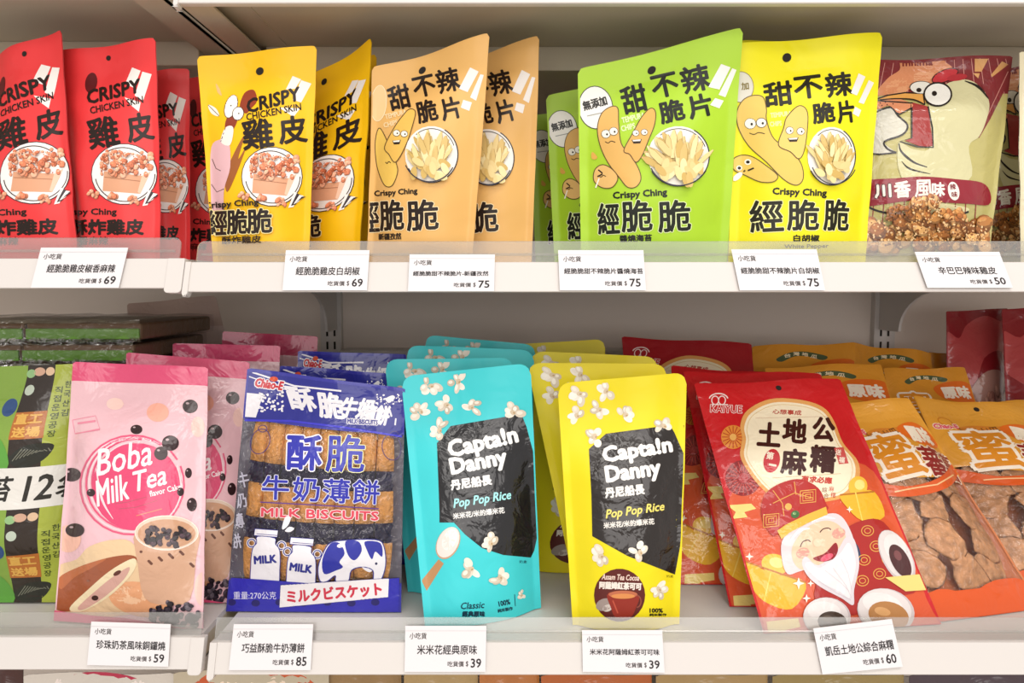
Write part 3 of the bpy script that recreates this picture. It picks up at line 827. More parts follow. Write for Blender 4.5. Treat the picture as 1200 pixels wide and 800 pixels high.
spud(D, [(936, 124), (946, 132), (945, 160), (941, 180), (935, 186), (926, 178), (912, 170), (918, 150), (922, 137)], 'e2c468', 'a8842e', [(925, 153, 4.5), (938, 154, 4.5)], (929, 163, 6.5, 'grin'))
spud(D, [(858, 188), (868, 182), (882, 184), (900, 196), (911, 206), (906, 213), (890, 213), (872, 205), (860, 199)], 'e2c060', 'a8842e', [], (872, 200, 1, 'flat'))
D.ell(866, 197, 3.5, 3, 'f3eee0').ell(876, 190, 4, 3.4, 'f3eee0'); D.nl().ell(866, 197, 2, 1.8, '1e1812').ell(876, 190, 2.2, 1.8, '1e1812').line([(876, 200), (883, 197)], 1.8, '2a1c14').ell(864, 207, 7, 3.2, 'efece0', 40)
D.nl('product_picture'); fries(D, 974, 183, 28, 34); D.nl(None)
D.text('Crispy Ching', 937, 226, 64, 11, '1f1c0c', -2, .5)
D.nl('brand_lettering').text('經', 898, 253, 40, 38, '1f1c0c', 3, 0.85, out=OUTC, ow=.9).text('脆', 941, 252, 38, 37, '1f1c0c', 0, 0.85, out=OUTC, ow=.9).text('脆', 980, 252, 30, 38, '1f1c0c', -2, 0.85, out=OUTC, ow=.9).nl(None)
D.text('白胡椒', 945, 279, 31, 8.5, '1f1c0c', 0, .4).text('White Pepper', 945, 289, 52, 6, '6a6410', 1, .2)

D_HEN = Design([(1008, 70), (1188, 66), (1160, 296), (1008, 296)]); D = D_HEN
for k in range(16): D.line([(1028 + 10 * k, 68), (1026 + 10 * k + (k - 6) * 1.4, 112)], .8, 'c98a80')
D.nl().poly(spline([(1026, 112), (1040, 92), (1054, 82), (1058, 69), (1100, 67), (1108, 73), (1116, 82), (1096, 96), (1060, 106)], 5), 'cf8860')
D.ell(1052, 102, 15, 10, 'd99a70', 20).ell(1082, 90, 14, 7, 'dba07a', 10)
D.nl().text('mnima', 1075, 74, 36, 7, '7a2a26', 2, .5)
for p in ([(1142, 69), (1158, 69), (1150, 84), (1142, 84)], [(1174, 72), (1182, 76), (1163, 91), (1161, 88)], [(1140, 86), (1148, 86), (1146, 92)]): D.poly(p, 'cf9a62')
D.nl().poly([(1150, 100), (1186, 72), (1190, 80), (1160, 140), (1147, 162), (1145, 150), (1158, 118)], '7d2c30')
D.nl().line([(1181, 84), (1150, 150)], .8, 'c98a80')
D.nl('character_drawing')
D.poly(spline([(1088, 112), (1112, 97), (1135, 94), (1152, 106), (1159, 122), (1155, 142), (1147, 160), (1135, 172), (1134, 212), (1062, 214), (1052, 168), (1070, 175), (1090, 172), (1088, 126)], 5), 'cbc69a')
D.nl().line([(1130, 95), (1146, 102), (1158, 116)], [1, 3.4, 1], '1c1414', 5)
D.line([(1053, 168), (1056, 178), (1070, 190), (1086, 196)], [1, 3, 1], '1c1414', 5)
D.line([(1056, 189), (1066, 198), (1090, 204)], [.5, 2.4, .5], '1c1414', 5)
D.poly(spline([(1023, 130), (1043, 126), (1052, 136), (1054, 138), (1064, 148), (1057, 158), (1036, 167), (1048, 179), (1022, 181), (1010, 178), (1010, 132)], 4), 'ccc9ba')
D.nl().line([(1025, 132), (1043, 126), (1052, 136), (1063, 147), (1057, 158), (1036, 166), (1040, 175), (1050, 179)], 2.2, '1c1414', 4); D.line([(1010, 179), (1030, 181), (1050, 179)], 1.8, '1c1414')
D.poly([(1068, 120), (1087, 125), (1093, 171), (1081, 173), (1060, 165), (1068, 162)], '9c3230'); D.nl().line([(1068, 120), (1068, 162), (1054, 166), (1074, 172), (1093, 173), (1092, 150), (1087, 125)], 1.8, '1c1414')
D.poly(spline([(1024, 118), (1040, 113), (1067, 121), (1067, 127), (1054, 134), (1047, 128), (1040, 124), (1028, 128)], 4), 'd58a62'); D.nl().line([(1024, 118), (1067, 121), (1067, 127), (1054, 134), (1049, 132)], 1.6, '1c1414')
for x, y in ((1031, 121), (1037, 120), (1042, 119), (1046, 122), (1033, 124), (1039, 123)): D.ell(x, y, .8, .8, '5a2018', n=8)
D.poly(spline([(1022, 118), (1040, 112), (1060, 109), (1081, 110), (1083, 122), (1070, 117), (1048, 116)], 4), 'dda050'); D.nl().line([(1022, 118), (1040, 112), (1060, 109), (1081, 110), (1083, 123)], 1.6, '1c1414'); D.line([(1024, 118), (1048, 116), (1070, 117), (1083, 123)], 1.4, '1c1414', 4)
D.ell(1107, 89, 16, 6.5, 'b8323a', 22).ell(1121, 91, 12, 4, 'a82c34', 8); D.ring(1107, 89, 16, 6.5, 1.4, '1c1414', rot=22)
D.nl().ell(1079, 103, 13, 7, 'dedcd2'); D.ring(1079, 103, 13, 7, 1.8, '1c1414', 0, 180); D.nl().ell(1076, 106, 3, 2.6, '1c1414')
D.nl().ell(1098, 111, 16, 13.5, 'e6e4dc'); D.nl().ring(1098, 111, 16, 13.5, 2, '1c1414'); D.ell(1094, 110, 3, 3, '1c1414')
D.nl(None)
for k in range(12): D.line([(1012 + 12 * k, 232), (1010 + 12 * k, 262)], 1.2, '8a2a2c')
D.poly(spline([(1060, 240), (1100, 238), (1135, 244), (1120, 251), (1050, 250)], 4), 'd9d2a0'); D.nl().line([(1018, 243), (1036, 249), (1080, 254), (1120, 252), (1135, 248)], 2.4, '1c1414', 4)
D.nl().poly(spline([(1008, 214), (1050, 209), (1083, 207), (1120, 210), (1150, 214), (1160, 226), (1158, 240), (1135, 239), (1100, 237), (1067, 235), (1008, 241)], 4), '8c1c2c')
D.nl('brand_lettering').text('川', 1034, 224, 20, 16, 'ece6da', 4, .8, out='3a1014', ow=1).text('香', 1057, 222, 20, 20, 'ece6da', 4, .8).text('風', 1082, 221, 22, 21, 'ece6da', 2, .5).text('味', 1099, 222, 16, 17, 'ece6da', 0, .7)
D.nl(None).ell(1117, 224, 6.5, 11, 'ece6da', 12); D.nl().text('辣', 1116, 219, 7, 7, '7a1c28', 8, .2).text('味', 1118, 228, 7, 7, '7a1c28', 8, .2)
D.nl('product_picture').blobs(120, 1010, 1156, 259, 292, 5, 11, ['b87a3e', '9c5f2a', 'cf9658', '8a5222', 'dba868', 'aa6a34'])
D.blobs(34, 1064, 1095, 234, 256, 5, 9, ['c88a48', 'b87a3e', 'dcaa6c', 'a4642c']); D.blobs(40, 1036, 1062, 243, 257, 2, 4, ['a4642c', 'b87a3e', '8a5222']); D.blobs(45, 1098, 1126, 247, 262, 3, 5, ['cc8c4c', 'dca468', 'b06a34'])
D.blobs(420, 1010, 1154, 258, 290, .7, 1.7, ['e8bc84', '7a4418', 'd8a05c', '8f5826', 'f0cc98']); D.blobs(90, 1062, 1097, 233, 258, .7, 1.6, ['e8bc84', '7a4418', 'd8a05c', 'f0cc98'])
D.nl(None)

D_BOBA = Design([(88, 425), (243, 430), (236, 742), (63, 732)]); D = D_BOBA
D.ell(185, 483, 13, 11, 'f0ac98').ell(135, 473, 10, 7, 'f3cdc4').ell(80, 631, 15, 16, 'f3bca8').ell(238, 690, 10, 20, 'f0c0b4').ell(232, 500, 8, 12, 'f3c9c0')
D.line([(85, 492), (112, 487), (117, 502), (88, 508)], .9, 'e58aa0', closed=True).line([(91, 496), (112, 493)], 2.4, 'e58aa0').line([(88, 508), (117, 503)], 1.4, 'e58aa0')
D.nl()
for k in range(5): D.ring(155 + k, 568 - k, 61 - 2.5 * k, 58 - 2 * k, 2.2, ['dd5a7e', 'f3cdd4', 'e2557c', 'f5d5da', 'dc4a74'][k], 20 + 13 * k, 372 - 9 * k, rot=10)
D.nl().ell(160, 570, 52, 51, 'dc4873', 12); D.nl().line([(113, 548), (120, 585), (133, 608)], [1, 3, .5], 'f5d5da', 5).line([(208, 545), (213, 575), (204, 600)], [1, 2.5, .5], 'f5d5da', 5).line([(122, 535), (140, 522), (160, 517)], [.5, 2, .5], 'f3cdd4', 5)
D.line([(135, 590), (150, 588), (172, 582)], .8, 'b8566a').line([(140, 596), (160, 594), (185, 586)], .8, 'b8566a').line([(160, 604), (190, 596)], 1, 'd98a70')
D.nl('brand_lettering').text('Boba', 144, 536, 68, 31, 'f6eaec', 12, .5, .35).text('Milk', 131, 574, 42, 30, 'f6eaec', 14, .5, .35).text('Tea', 176, 560, 38, 24, 'f6eaec', 14, .5, .35).text('flavor Cake', 194, 574, 38, 7, 'f6eaec', 14, .2)
D.nl('product_picture')
D.poly(spline([(64, 668), (90, 655), (105, 640), (135, 632), (160, 640), (200, 700), (150, 720), (64, 720)], 4), 'e3c49c'); D.nl()
D.ell(165, 702, 38, 20, 'e2a378', -12); D.ell(150, 697, 22, 10, 'efc29c', -12); D.nl()
D.poly(spline([(66, 690), (88, 668), (120, 655), (150, 650), (161, 655), (150, 668), (118, 690), (88, 714), (64, 712)], 5), '9c5230'); D.nl()
D.poly(spline([(70, 676), (95, 663), (125, 654), (110, 664), (88, 676), (72, 690)], 4), 'b8683e'); D.nl()
D.poly(spline([(82, 712), (104, 690), (130, 668), (156, 654), (160, 662), (150, 678), (126, 700), (96, 716)], 5), 'ead9b4'); D.nl()
D.poly(spline([(92, 711), (110, 694), (132, 676), (152, 664), (146, 678), (124, 698), (100, 713)], 5), 'd0a296'); D.nl().ell(138, 671, 5, 2.4, '5a2a20', 30).ell(112, 700, 4, 3, '3a1a18').ell(104, 680, 2, 1, '8a5a48')
D.nl().poly(spline([(159, 622), (162, 660), (170, 700), (196, 708), (223, 702), (230, 655), (233, 622), (196, 634)], 3), 'cda286')
D.poly(spline([(168, 660), (172, 690), (185, 702), (182, 664)], 4), 'dab79c')
D.nl().ell(196, 624, 37, 20, 'e0c8b4'); D.nl().ell(196, 625, 34, 17, 'c79878'); D.ring(196, 624, 37, 20, 1.1, 'f0e2d6')
D.nl().blobs(75, 168, 224, 615, 640, 2.6, 4.4, ['2a1a22', '3a2630', '1e1218', '4a343e'], lambda x, y: ((x - 196) / 28) ** 2 + ((y - 627) / 14) ** 2 < 1)
for k in range(22): x = 166 + (k * 37) % 62; D.ell(x, 646 + (k * 7) % 18, 1.8, 1.6, '6a4234', n=10)
D.nl().blobs(95, 176, 236, 702, 733, 2.8, 4.6, ['2c2430', '453c48', '1e1820', '5f5660'], lambda x, y: ((x - 206) / 30) ** 2 + ((y - 722) / 18) ** 2 < 1)
D.nl(None)
for x, y, r, q in ((223, 476, 9, 8), (160, 503, 7, 5.5), (200, 519, 10, 9), (189, 531, 8, 8), (84, 556, 11, 8), (107, 577, 5, 4.5), (221, 554, 4, 6), (212, 576, 4, 5), (225, 591, 6, 8), (88, 621, 11, 8)):
    D.ell(x, y, r, q, '2e161a'); D.nl().ell(x - r * .35, y - q * .45, r * .22, q * .16, 'b8a0a4', n=10)
D.nl('foot').poly([(60, 712), (110, 719), (150, 722), (240, 738), (240, 750), (60, 745)], 'd94e78')
D.nl(None).poly([(60, 714), (110, 719), (150, 722), (240, 737), (240, 743), (60, 735)], 'd94e78')

D_MILK = Design([(290, 430), (474, 456), (470, 718), (265, 717)]); D = D_MILK
BL_, WH = '24288c', 'eceaf0'
D.nl('foot').poly([(255, 690), (480, 690), (480, 730), (255, 730)], '3230ac').nl(None)
D.poly([(290, 432), (474, 458), (476, 511), (380, 497), (286, 490)], BL_)
D.nl().line([(296, 436), (345, 452), (400, 458)], 2, WH).line([(292, 441), (340, 458)], 1.2, WH)
D.nl().poly([(288, 460), (310, 462), (306, 470), (300, 489), (286, 488)], WH).text('酥', 352, 467, 42, 27, WH, -8, 1.1, -.4).text('脆', 388, 475, 36, 31, WH, -6, 1.1, -.3).text('牛奶', 419, 478, 42, 25, WH, -4, 1.0, .3).text('薄餅', 440, 486, 36, 24, WH, -3, 1.0, .3)
D.text('Chiao-E', 316, 450, 34, 11, 'c8323c', -8, .7, .2, out=WH, ow=1.2).ell(321, 444, 5, 3, 'd8502c')
D.blobs(60, 300, 332, 459, 482, .8, 2.0, [WH]); D.blobs(30, 440, 474, 462, 474, .6, 1.6, [WH]); D.poly(spline([(452, 467), (460, 463), (463, 466), (456, 472)], 4), WH); D.line([(456, 478), (459, 488)], 2, WH).line([(464, 490), (463, 498)], 1.8, WH)
D.text('MILK BISCUITS', 425, 494, 36, 6, BL_, -3, .3, out=WH, ow=.8)
D.nl().line([(284, 492), (340, 493), (400, 500), (476, 512)], 2.4, '3a38c8')
for cx, cy, a in ((305, 517, -20), (459, 524, 10)): D.ring(cx, cy, 11, 15, .9, '4a3a78', rot=a); D.ring(cx + 3, cy - 15, 5, 4, .9, '4a3a78')
D.nl('brand_lettering').text('酥', 357, 530, 42, 42, '3034ac', -2, 1.2, out='f0eef6', ow=1.5).text('脆', 405, 531, 46, 45, '3034ac', -2, 0.85, out=OUTC, ow=.9)
for c, x, y in (('牛', 323, 571), ('奶', 359, 573), ('薄', 394, 575), ('餅', 429, 576)): D.text(c, x, y, 32, 29, '3034ac', -2, .5, out='dcdcec', ow=.9)
D.nl(None).line([(305, 588), (380, 592), (444, 596)], 1.3, '5c3a8c')
D.nl('brand_lettering').text('MILK BISCUITS', 375, 602, 138, 11, 'd8465a', -2, .5, out='f3dcdc', ow=.8).nl('character_drawing')
for ox, oy, r in ((0, 0, 4), (42, 10, -8)):
    X = lambda p: [(ox + x, oy + y) for x, y in p]
    for hx, hy in ((295, 636), (330, 639)): D.ring(ox + hx, oy + hy, 4.5, 4.5, 3, WH); D.nl().ring(ox + hx, oy + hy, 4.5, 4.5, 1.2, '30348c'); D.layer -= 1
    D.nl(); D.nl(); D.poly(spline(X([(302, 628), (322, 630), (323, 637), (328, 645), (328, 668), (324, 692), (296, 690), (294, 664), (296, 643), (301, 636)]), 3), WH); D.nl().line(spline(X([(302, 628), (322, 630), (323, 637), (328, 645), (328, 668), (324, 692), (296, 690), (294, 664), (296, 643), (301, 636)]), 3), .9, '30348c', closed=True)
    D.poly(X([(299, 619), (326, 621), (325, 629), (298, 627)]), WH); D.nl().line(X([(299, 619), (326, 621), (325, 629), (298, 627)]), .8, '30348c', closed=True); D.line(X([(301, 625), (325, 627)]), .7, '30348c')
    D.text('MILK', ox + 311, oy + 655, 27, 10, '30348c', r, .7); D.nl()
D.poly(spline([(331, 616), (335, 605), (341, 606), (338, 615), (332, 620)], 4), WH).poly(spline([(334, 622), (339, 617), (345, 619), (340, 623)], 4), WH)
cow = spline([(387, 636), (400, 633), (440, 632), (450, 640), (452, 662), (446, 680), (438, 680), (437, 668), (425, 664), (412, 668), (408, 681), (394, 681), (393, 674), (383, 681), (375, 680), (373, 664), (380, 645)], 4)
D.poly(cow, WH); D.nl().line(cow, 1.1, '30348c', closed=True)
for p in ([(387, 637), (398, 636), (404, 648), (398, 658), (402, 664), (394, 668), (380, 672), (378, 655)], [(405, 634), (420, 634), (424, 645), (416, 656), (408, 650)], [(428, 634), (446, 636), (448, 652), (440, 646), (436, 655), (430, 644)]): D.poly(spline(p, 4), '2f35a0')
D.ell(399, 639, 4, 2.4, WH, 10).ell(441, 660, 1.5, 1.5, '1e2050').poly(spline([(424, 662), (432, 658), (438, 664), (434, 670), (427, 667)], 4), WH)
D.nl(None).poly([(262, 676), (300, 678), (380, 684), (474, 676), (476, 722), (262, 722)], '3230ac'); D.nl()
for k in range(7): D.ell(272 + 28 * k, 705 + (k % 2), 5, 4, '242068')
D.text('重量:270公克', 299, 697, 50, 9, 'dcdcf0', 0, 0)
D.nl().poly([(329, 685), (456, 677), (455, 699), (328, 711)], 'f2eef0'); D.line([(329, 685), (456, 677), (455, 699), (328, 711)], .8, '30348c', closed=True); D.nl().text('ミルクビスケット', 392, 694, 112, 16, 'd0344c', 5, .8)
for k, c in enumerate('牛奶薄餅'): D.text(c, 285 - 3 * k, 562 + 24 * k, 14, 18, 'b8b8c8', 12, .4)


TEAL, DYEL = '45d0d6', 'ead81e'


def danny(D, P, q, pt, script, accent):
    D.nl('dark_window').poly(P, '16161a'); D.nl(None)
    for x, y, r in pt: D.popcorn(x, y, 11.5, r)


D_TEAL = Design([(470, 440), (622, 425), (612, 742), (497, 736)]); D = D_TEAL
D.nl('dark_window').poly([(512, 519), (528, 499), (611, 485), (617, 500), (633, 560), (633, 612), (626, 645), (622, 653), (590, 650), (565, 642), (545, 626), (532, 612), (515, 612), (515, 600)], '17171b')
D.nl('brand_lettering').text('Capta!n', 566, 520, 84, 27, 'f2f2f0', 13, 1.3).text('Danny', 561, 543, 68, 26, 'f2f2f0', 11, 1.3).text('丹尼船長', 552, 565, 49, 13, 'eeeeec', 8, .7)
D.text('Pop Pop Rice', 565, 586, 69, 14, 'a8ecec', 9, .35, .3).text('米米花/米的爆米花', 561, 601, 61, 7.5, 'e6e6e4', 7, .3).nl(None)
for x, y, r in ((505, 452, 10), (537, 447, 60), (493, 482, 120), (523, 474, 20), (552, 477, 200), (515, 504, 80), (601, 483, 150), (575, 636, 110), (552, 666, 30), (586, 676, 300)): D.popcorn(x, y, 12, r)
D.poly([(494, 680), (514, 655), (520, 660), (500, 692)], 'bd8c60'); D.nl().ell(525, 636, 13, 20, 'c79f80', -25); D.nl().ell(525, 635, 12, 19, 'eadfd8', -25); D.ell(527, 632, 8, 13, 'f5efea', -25)

D.text('Classic', 554, 709, 28, 8, '16384a', 3, .2, .25).text('經典原味', 555, 719, 27, 7, '16384a', 0, .4).text('100%', 591, 706, 14, 6.5, '16384a', 12, .3).text('純米製作', 592, 714, 18, 4.5, '16384a', 10, .2).line([(603, 696), (604, 710)], .8, '16384a').popcorn(611, 697, 6, 40).text('奶素', 613, 658, 9, 3.5, '16384a', -3)

D_DYEL = Design([(653, 450), (806, 437), (795, 740), (668, 735)]); D = D_DYEL
D.nl('dark_window').poly([(690, 526), (710, 508), (785, 498), (790, 506), (805, 540), (802, 575), (797, 640), (791, 673), (735, 651), (694, 628), (693, 580)], '1e1613')
D.nl('brand_lettering').text('Capta!n', 747, 529, 83, 25, 'f4f1ec', 9, 1.3).text('Danny', 742, 554, 66, 26, 'f4f1ec', 8, 1.3).text('丹尼船長', 732, 575, 47, 13, 'f0ede6', 6, .7)
D.text('Pop Pop Rice', 744, 599, 70, 13.5, 'ecdc70', 8, .35, .3).text('米米花/米的爆米花', 737, 613, 60, 7.5, 'e6e2da', 5, .3).nl(None)
for x, y, r in ((679, 461, 10), (710, 458, 60), (676, 487, 120), (702, 480, 20), (733, 486, 200), (697, 511, 80), (778, 499, 150), (704, 651, 30), (750, 647, 110), (772, 690, 300)): D.popcorn(x, y, 12, r)
D.nl('product_picture').ell(726, 697, 30, 31, '5c2420'); D.nl().ell(708, 708, 10, 7, '9a8a84', 20).ell(712, 712, 6, 4, 'c8bcb4', 20); D.nl()
D.poly(spline([(713, 694), (747, 696), (745, 712), (738, 723), (722, 723), (716, 712)], 4), '8e2e22'); D.nl().ell(730, 696, 17, 4.5, 'b8694a'); D.nl().ell(730, 698, 14, 3, 'd48a50').line([(718, 703), (724, 718)], 1.6, 'b8503c'); D.ring(746, 704, 5, 7, 1.4, '8e4a3c', -90, 90)
D.nl().text('Assam Tea Cocoa', 727, 676, 44, 7, 'e8cfc0', -2, .2, .25).text('阿薩姆紅茶可可', 727, 686, 50, 9, 'eaded4', -2, .5).nl(None)
D.text('100%', 769, 715, 16, 5.5, '2a2410', 0, .4).text('純米製作', 771, 720, 20, 3.5, '2a2410', 0, .2).text('奶素', 785, 675, 8, 3, '5a5010', -3)
D.line([(801, 498), (806, 518)], .8, '6a6010')

D_MOCHI = Design([(812, 450), (985, 443), (1105, 735), (893, 748)]); D = D_MOCHI
D.poly(spline([(868, 560), (900, 545), (1000, 540), (1040, 580), (1085, 700), (1090, 745), (895, 750), (870, 680), (850, 610)], 4), 'd4542c'); D.nl()
D.ell(859, 512, 14, 14, 'dd8a38'); D.nl()
for k in range(16): a = k * math.pi / 8; D.line([(859 + 4 * math.cos(a), 512 + 4 * math.sin(a)), (859 + 13 * math.cos(a), 512 + 13 * math.sin(a))], .9, 'b03020')
D.ell(859, 512, 4, 4, 'e8b060'); D.ell(871, 560, 21, 21, '8c1c20'); D.nl()
for k in range(20): a = k * math.pi / 10; D.line([(871 + 7 * math.cos(a), 560 + 7 * math.sin(a)), (871 + 20 * math.cos(a), 560 + 20 * math.sin(a))], 1.1, 'c24038')
D.ell(871, 560, 6, 6, 'b03438')
D.ring(842, 468, 11, 7, 1.4, 'efdcd8', 10, 170); D.ring(838, 469, 4, 5, 1.2, 'efdcd8').ring(846, 469, 4, 5, 1.2, 'efdcd8'); D.line([(833, 474), (853, 474)], 1.2, 'efdcd8'); D.text('KAIYUE', 851, 479, 37, 9, 'c01a20', -2, .2, 0, out='f0e0dc', ow=.6)
pan = spline([(872, 500), (880, 484), (905, 472), (938, 473), (962, 481), (974, 496), (984, 520), (1000, 540), (1001, 560), (988, 578), (960, 585), (945, 590), (915, 585), (898, 572), (884, 556), (872, 535), (874, 515)], 5)
c0 = pan.mean(0)
D.nl().poly((pan - c0) * 1.075 + c0, 'e0a25c'); D.nl().poly(pan, 'f3e6c8'); D.nl().line((pan - c0) * .95 + c0, .6, 'd9b878', closed=True)
D.text('心想事成', 922, 483, 34, 6, 'b8483c', -3, .2).line([(885, 490), (970, 488)], .5, 'd0b090')
D.nl('brand_lettering')
for c, x, y, w_, h_ in (('土', 901, 509, 28, 29), ('地', 931, 505, 29, 29), ('公', 965, 503, 27, 29), ('麻', 930, 541, 31, 31), ('糬', 964, 538, 31, 33)): D.text(c, x, y, w_, h_, '3e120e', -4, 1.25)
D.nl(None).ell(904, 540, 9.5, 14, 'c02832', -12); D.nl().text('第', 902, 534, 9, 9, 'f0e0cc', -10, .3).text('一', 905, 545, 9, 2.5, 'f0e0cc', -10, .3)
D.poly([(977, 525), (988, 524), (994, 543), (983, 544)], 'c8504c'); D.nl().text('送', 982, 530, 7, 7, 'f0e0cc', -8, .2).text('福', 986, 539, 7, 7, 'f0e0cc', -8, .2)
D.line([(905, 560), (985, 555)], .5, 'd0b090').text('有求必應', 957, 562, 36, 8, 'c04034', -4, .4).text('綜', 966, 574, 6, 6, '7a2a20', -6).text('合', 968, 581, 6, 6, '7a2a20', -6).text('麻', 974, 573, 6, 6, 'c04034', -6).text('糬', 976, 580, 6, 6, 'c04034', -6)
# gold ingots
for p, b in (([(984, 580), (1002, 577), (1024, 576), (1036, 605), (1010, 610), (990, 592)], (1005, 570, 11, 12)), ([(871, 657), (903, 671), (944, 682), (928, 713), (895, 704), (878, 682)], (908, 661, 16, 12))):
    D.nl().ell(b[0], b[1], b[2], b[3], 'eebc3c', -15); D.nl().ell(b[0] + 2, b[1] - 2, b[2] * .55, b[3] * .5, 'f8dc80', -15); D.poly(spline(p, 4), 'e8b22c'); D.nl().line([p[0], p[2]], 2, 'b8701c').line([p[1], p[4]], 1.4, 'f3d060')
# robe
D.nl('character_drawing').poly(spline([(985, 625), (1010, 610), (1035, 612), (1060, 650), (1075, 690), (1040, 700), (1000, 720), (955, 705), (965, 660)], 4), 'a82420'); D.nl()
for x, y in ((1016, 622), (1026, 640), (1012, 656), (1030, 672), (1010, 680), (1040, 655)): D.ring(x, y, 7, 6, 1, 'dba04a'); D.ring(x, y, 3.6, 3, .9, 'dba04a')
D.poly(spline([(995, 632), (1005, 640), (1008, 655), (1000, 658), (994, 645)], 4), '35405c'); D.nl().line([(998, 634), (1004, 655)], 2, 'dbc07a')
# white hair, face, beard
D.nl().poly(spline([(915, 650), (918, 630), (940, 612), (970, 602), (985, 605), (996, 622), (1000, 640), (990, 655), (940, 668), (922, 672)], 4), 'dcd0d2')
D.nl().poly(spline([(928, 640), (945, 618), (968, 610), (985, 618), (990, 635), (975, 655), (945, 668), (930, 660)], 5), 'f0c4a4'); D.ell(940, 648, 8, 6, 'ec9a8c', 20).ell(982, 625, 8, 6, 'ec9a8c', 20)
D.nl().poly(spline([(939, 660), (944, 652), (958, 662), (980, 645), (990, 630), (1000, 632), (1006, 660), (1000, 690), (999, 708), (985, 700), (962, 688), (946, 675)], 5), 'd8cfd4'); D.nl().poly(spline([(943, 664), (948, 658), (960, 665), (982, 650), (994, 636), (1002, 660), (996, 688), (994, 700), (982, 692), (962, 682)], 5), 'e9e3e5'); D.nl()
D.line([(958, 680), (980, 694), (996, 702)], .6, 'c8bec4').line([(966, 668), (984, 682), (994, 692)], .6, 'd0c6cc').line([(985, 655), (993, 672), (997, 690)], .6, 'd0c6cc').line([(975, 665), (990, 685), (997, 700)], .6, 'd0c8cc')
D.poly(spline([(952, 654), (966, 648), (978, 636), (981, 645), (975, 655), (962, 658)], 5), '8c1620'); D.nl().ell(968, 653, 8, 3.4, 'e0506a', 25)
D.ell(957, 636, 5, 5, 'f5ceb0'); D.line([(937, 641), (940, 635), (946, 633), (949, 635)], 1.2, '2a1a16', 4).line([(960, 624), (964, 620), (970, 619), (973, 621)], 1.2, '2a1a16', 4)
D.line([(925, 634), (936, 622), (948, 619)], [1, 4, 1], 'f6f0f0', 4).line([(950, 612), (962, 606), (978, 608)], [1, 4, 1], 'f6f0f0', 4)
# hat
D.nl().poly(spline([(893, 610), (892, 590), (900, 575), (918, 565), (938, 562), (958, 572), (967, 590), (968, 598), (940, 608), (915, 622), (905, 628)], 4), 'b02420'); D.nl()
D.line([(905, 590), (930, 578), (952, 584)], 1, 'dba04a').line([(905, 575), (916, 590), (918, 605)], 1, 'dba04a').line([(930, 565), (932, 580)], 1, 'dba04a')
for cx, cy in ((903, 610), (946, 582)):
    for s in (9, 6, 3): D.line([(cx - s, cy - s * .7), (cx + s, cy - s * .9), (cx + s, cy + s * .7), (cx - s, cy + s * .9)], 1, 'e0aa50', closed=True)
D.ell(923, 594, 4, 4, 'e0aa50')
D.nl().poly([(910, 622), (920, 615), (945, 603), (967, 594), (969, 603), (948, 612), (925, 624), (915, 632)], 'e0b23c'); D.nl().ell(931, 603, 5, 4.4, '3a6a34', 20); D.ell(930, 602, 2, 1.5, '9ac080')
# mochi
for x, y, rx, ry, a, fx, fy, frx, fry, fc in ((1050, 652, 17, 34, 28, 1054, 657, 10, 21, '4a2022'), (1037, 715, 34, 26, -14, 1040, 720, 24, 16, 'b07a44'), (968, 722, 28, 23, -6, 974, 727, 17, 12, '46362c')):
    D.nl().ell(x, y, rx, ry, 'c9bdbe', a); D.nl().ell(x - rx * .04, y - ry * .06, rx * .93, ry * .92, 'ded6d4', a); D.nl().ell(x - rx * .12, y - ry * .3, rx * .7, ry * .5, 'e8e2e0', a); D.nl().ell(fx, fy, frx, fry, fc, a); D.nl().ell(fx - frx * .3, fy - fry * .3, frx * .4, fry * .3, {'4a2022': '7a4446', 'b07a44': 'd09c64', '46362c': '66564a'}[fc], a)
D.nl(None)
for p in ([(852, 592), (880, 590), (886, 596), (872, 600), (876, 606), (858, 608), (862, 600)], [(898, 728), (935, 724), (938, 734), (920, 738), (925, 748), (902, 750)], [(1036, 676), (1080, 672), (1092, 690), (1060, 692), (1048, 684)], [(1078, 650), (1092, 648), (1096, 656), (1082, 658)]): D.poly(p, 'ecd27c')
for x, y, s in ((935, 683, 7), (944, 700, 5), (878, 652, 5), (949, 683, 4), (995, 597, 4)): D.poly([(x, y - s), (x + s * .25, y - s * .25), (x + s, y), (x + s * .25, y + s * .25), (x, y + s), (x - s * .25, y + s * .25), (x - s, y), (x - s * .25, y - s * .25)], 'f8ecd8')

# dried sweet potato bag, on a 100 x 170 flat layout
D_SWEET = Design([(0, 0), (100, 0), (100, 170), (0, 170)]); D = D_SWEET
D.poly(spline([(0, 17), (20, 12), (45, 15), (70, 11), (100, 15), (100, 62), (60, 71), (20, 66), (0, 62)], 3), 'dc9a34')
D.poly([(0, 0), (100, 0), (100, 18), (0, 20)], 'e0a03c')
D.nl().ring(18, 23, 6, 4, 1, 'c87820'); D.text('Chao-E', 16, 28, 22, 5, 'd9536a', 4, .4, out='f0dcc0', ow=.6)
D.poly(spline([(24, 30), (40, 25), (60, 26), (78, 22), (74, 30), (50, 34), (30, 36)], 4), 'd0802c'); D.text('台灣地瓜', 42, 30, 34, 6, '7a4a18', 4, .3)
D.nl().poly(spline([(60, 27), (82, 22), (97, 30), (98, 42), (84, 46), (66, 40)], 4), 'dd6a1c'); D.nl().text('原味', 80, 34, 28, 17, 'f3e6d0', -6, .9)
D.nl('brand_lettering').text('蜜', 38, 50, 42, 38, 'd98a22', 4, 1.0, out='f3e6d4', ow=3.2).text('蕃', 72, 58, 25, 26, '8e2420', -4, .7, out='f0dcc4', ow=1.1).text('薯', 91, 62, 16, 24, '8e2420', -6, .6, out='f0dcc4', ow=1).nl(None)
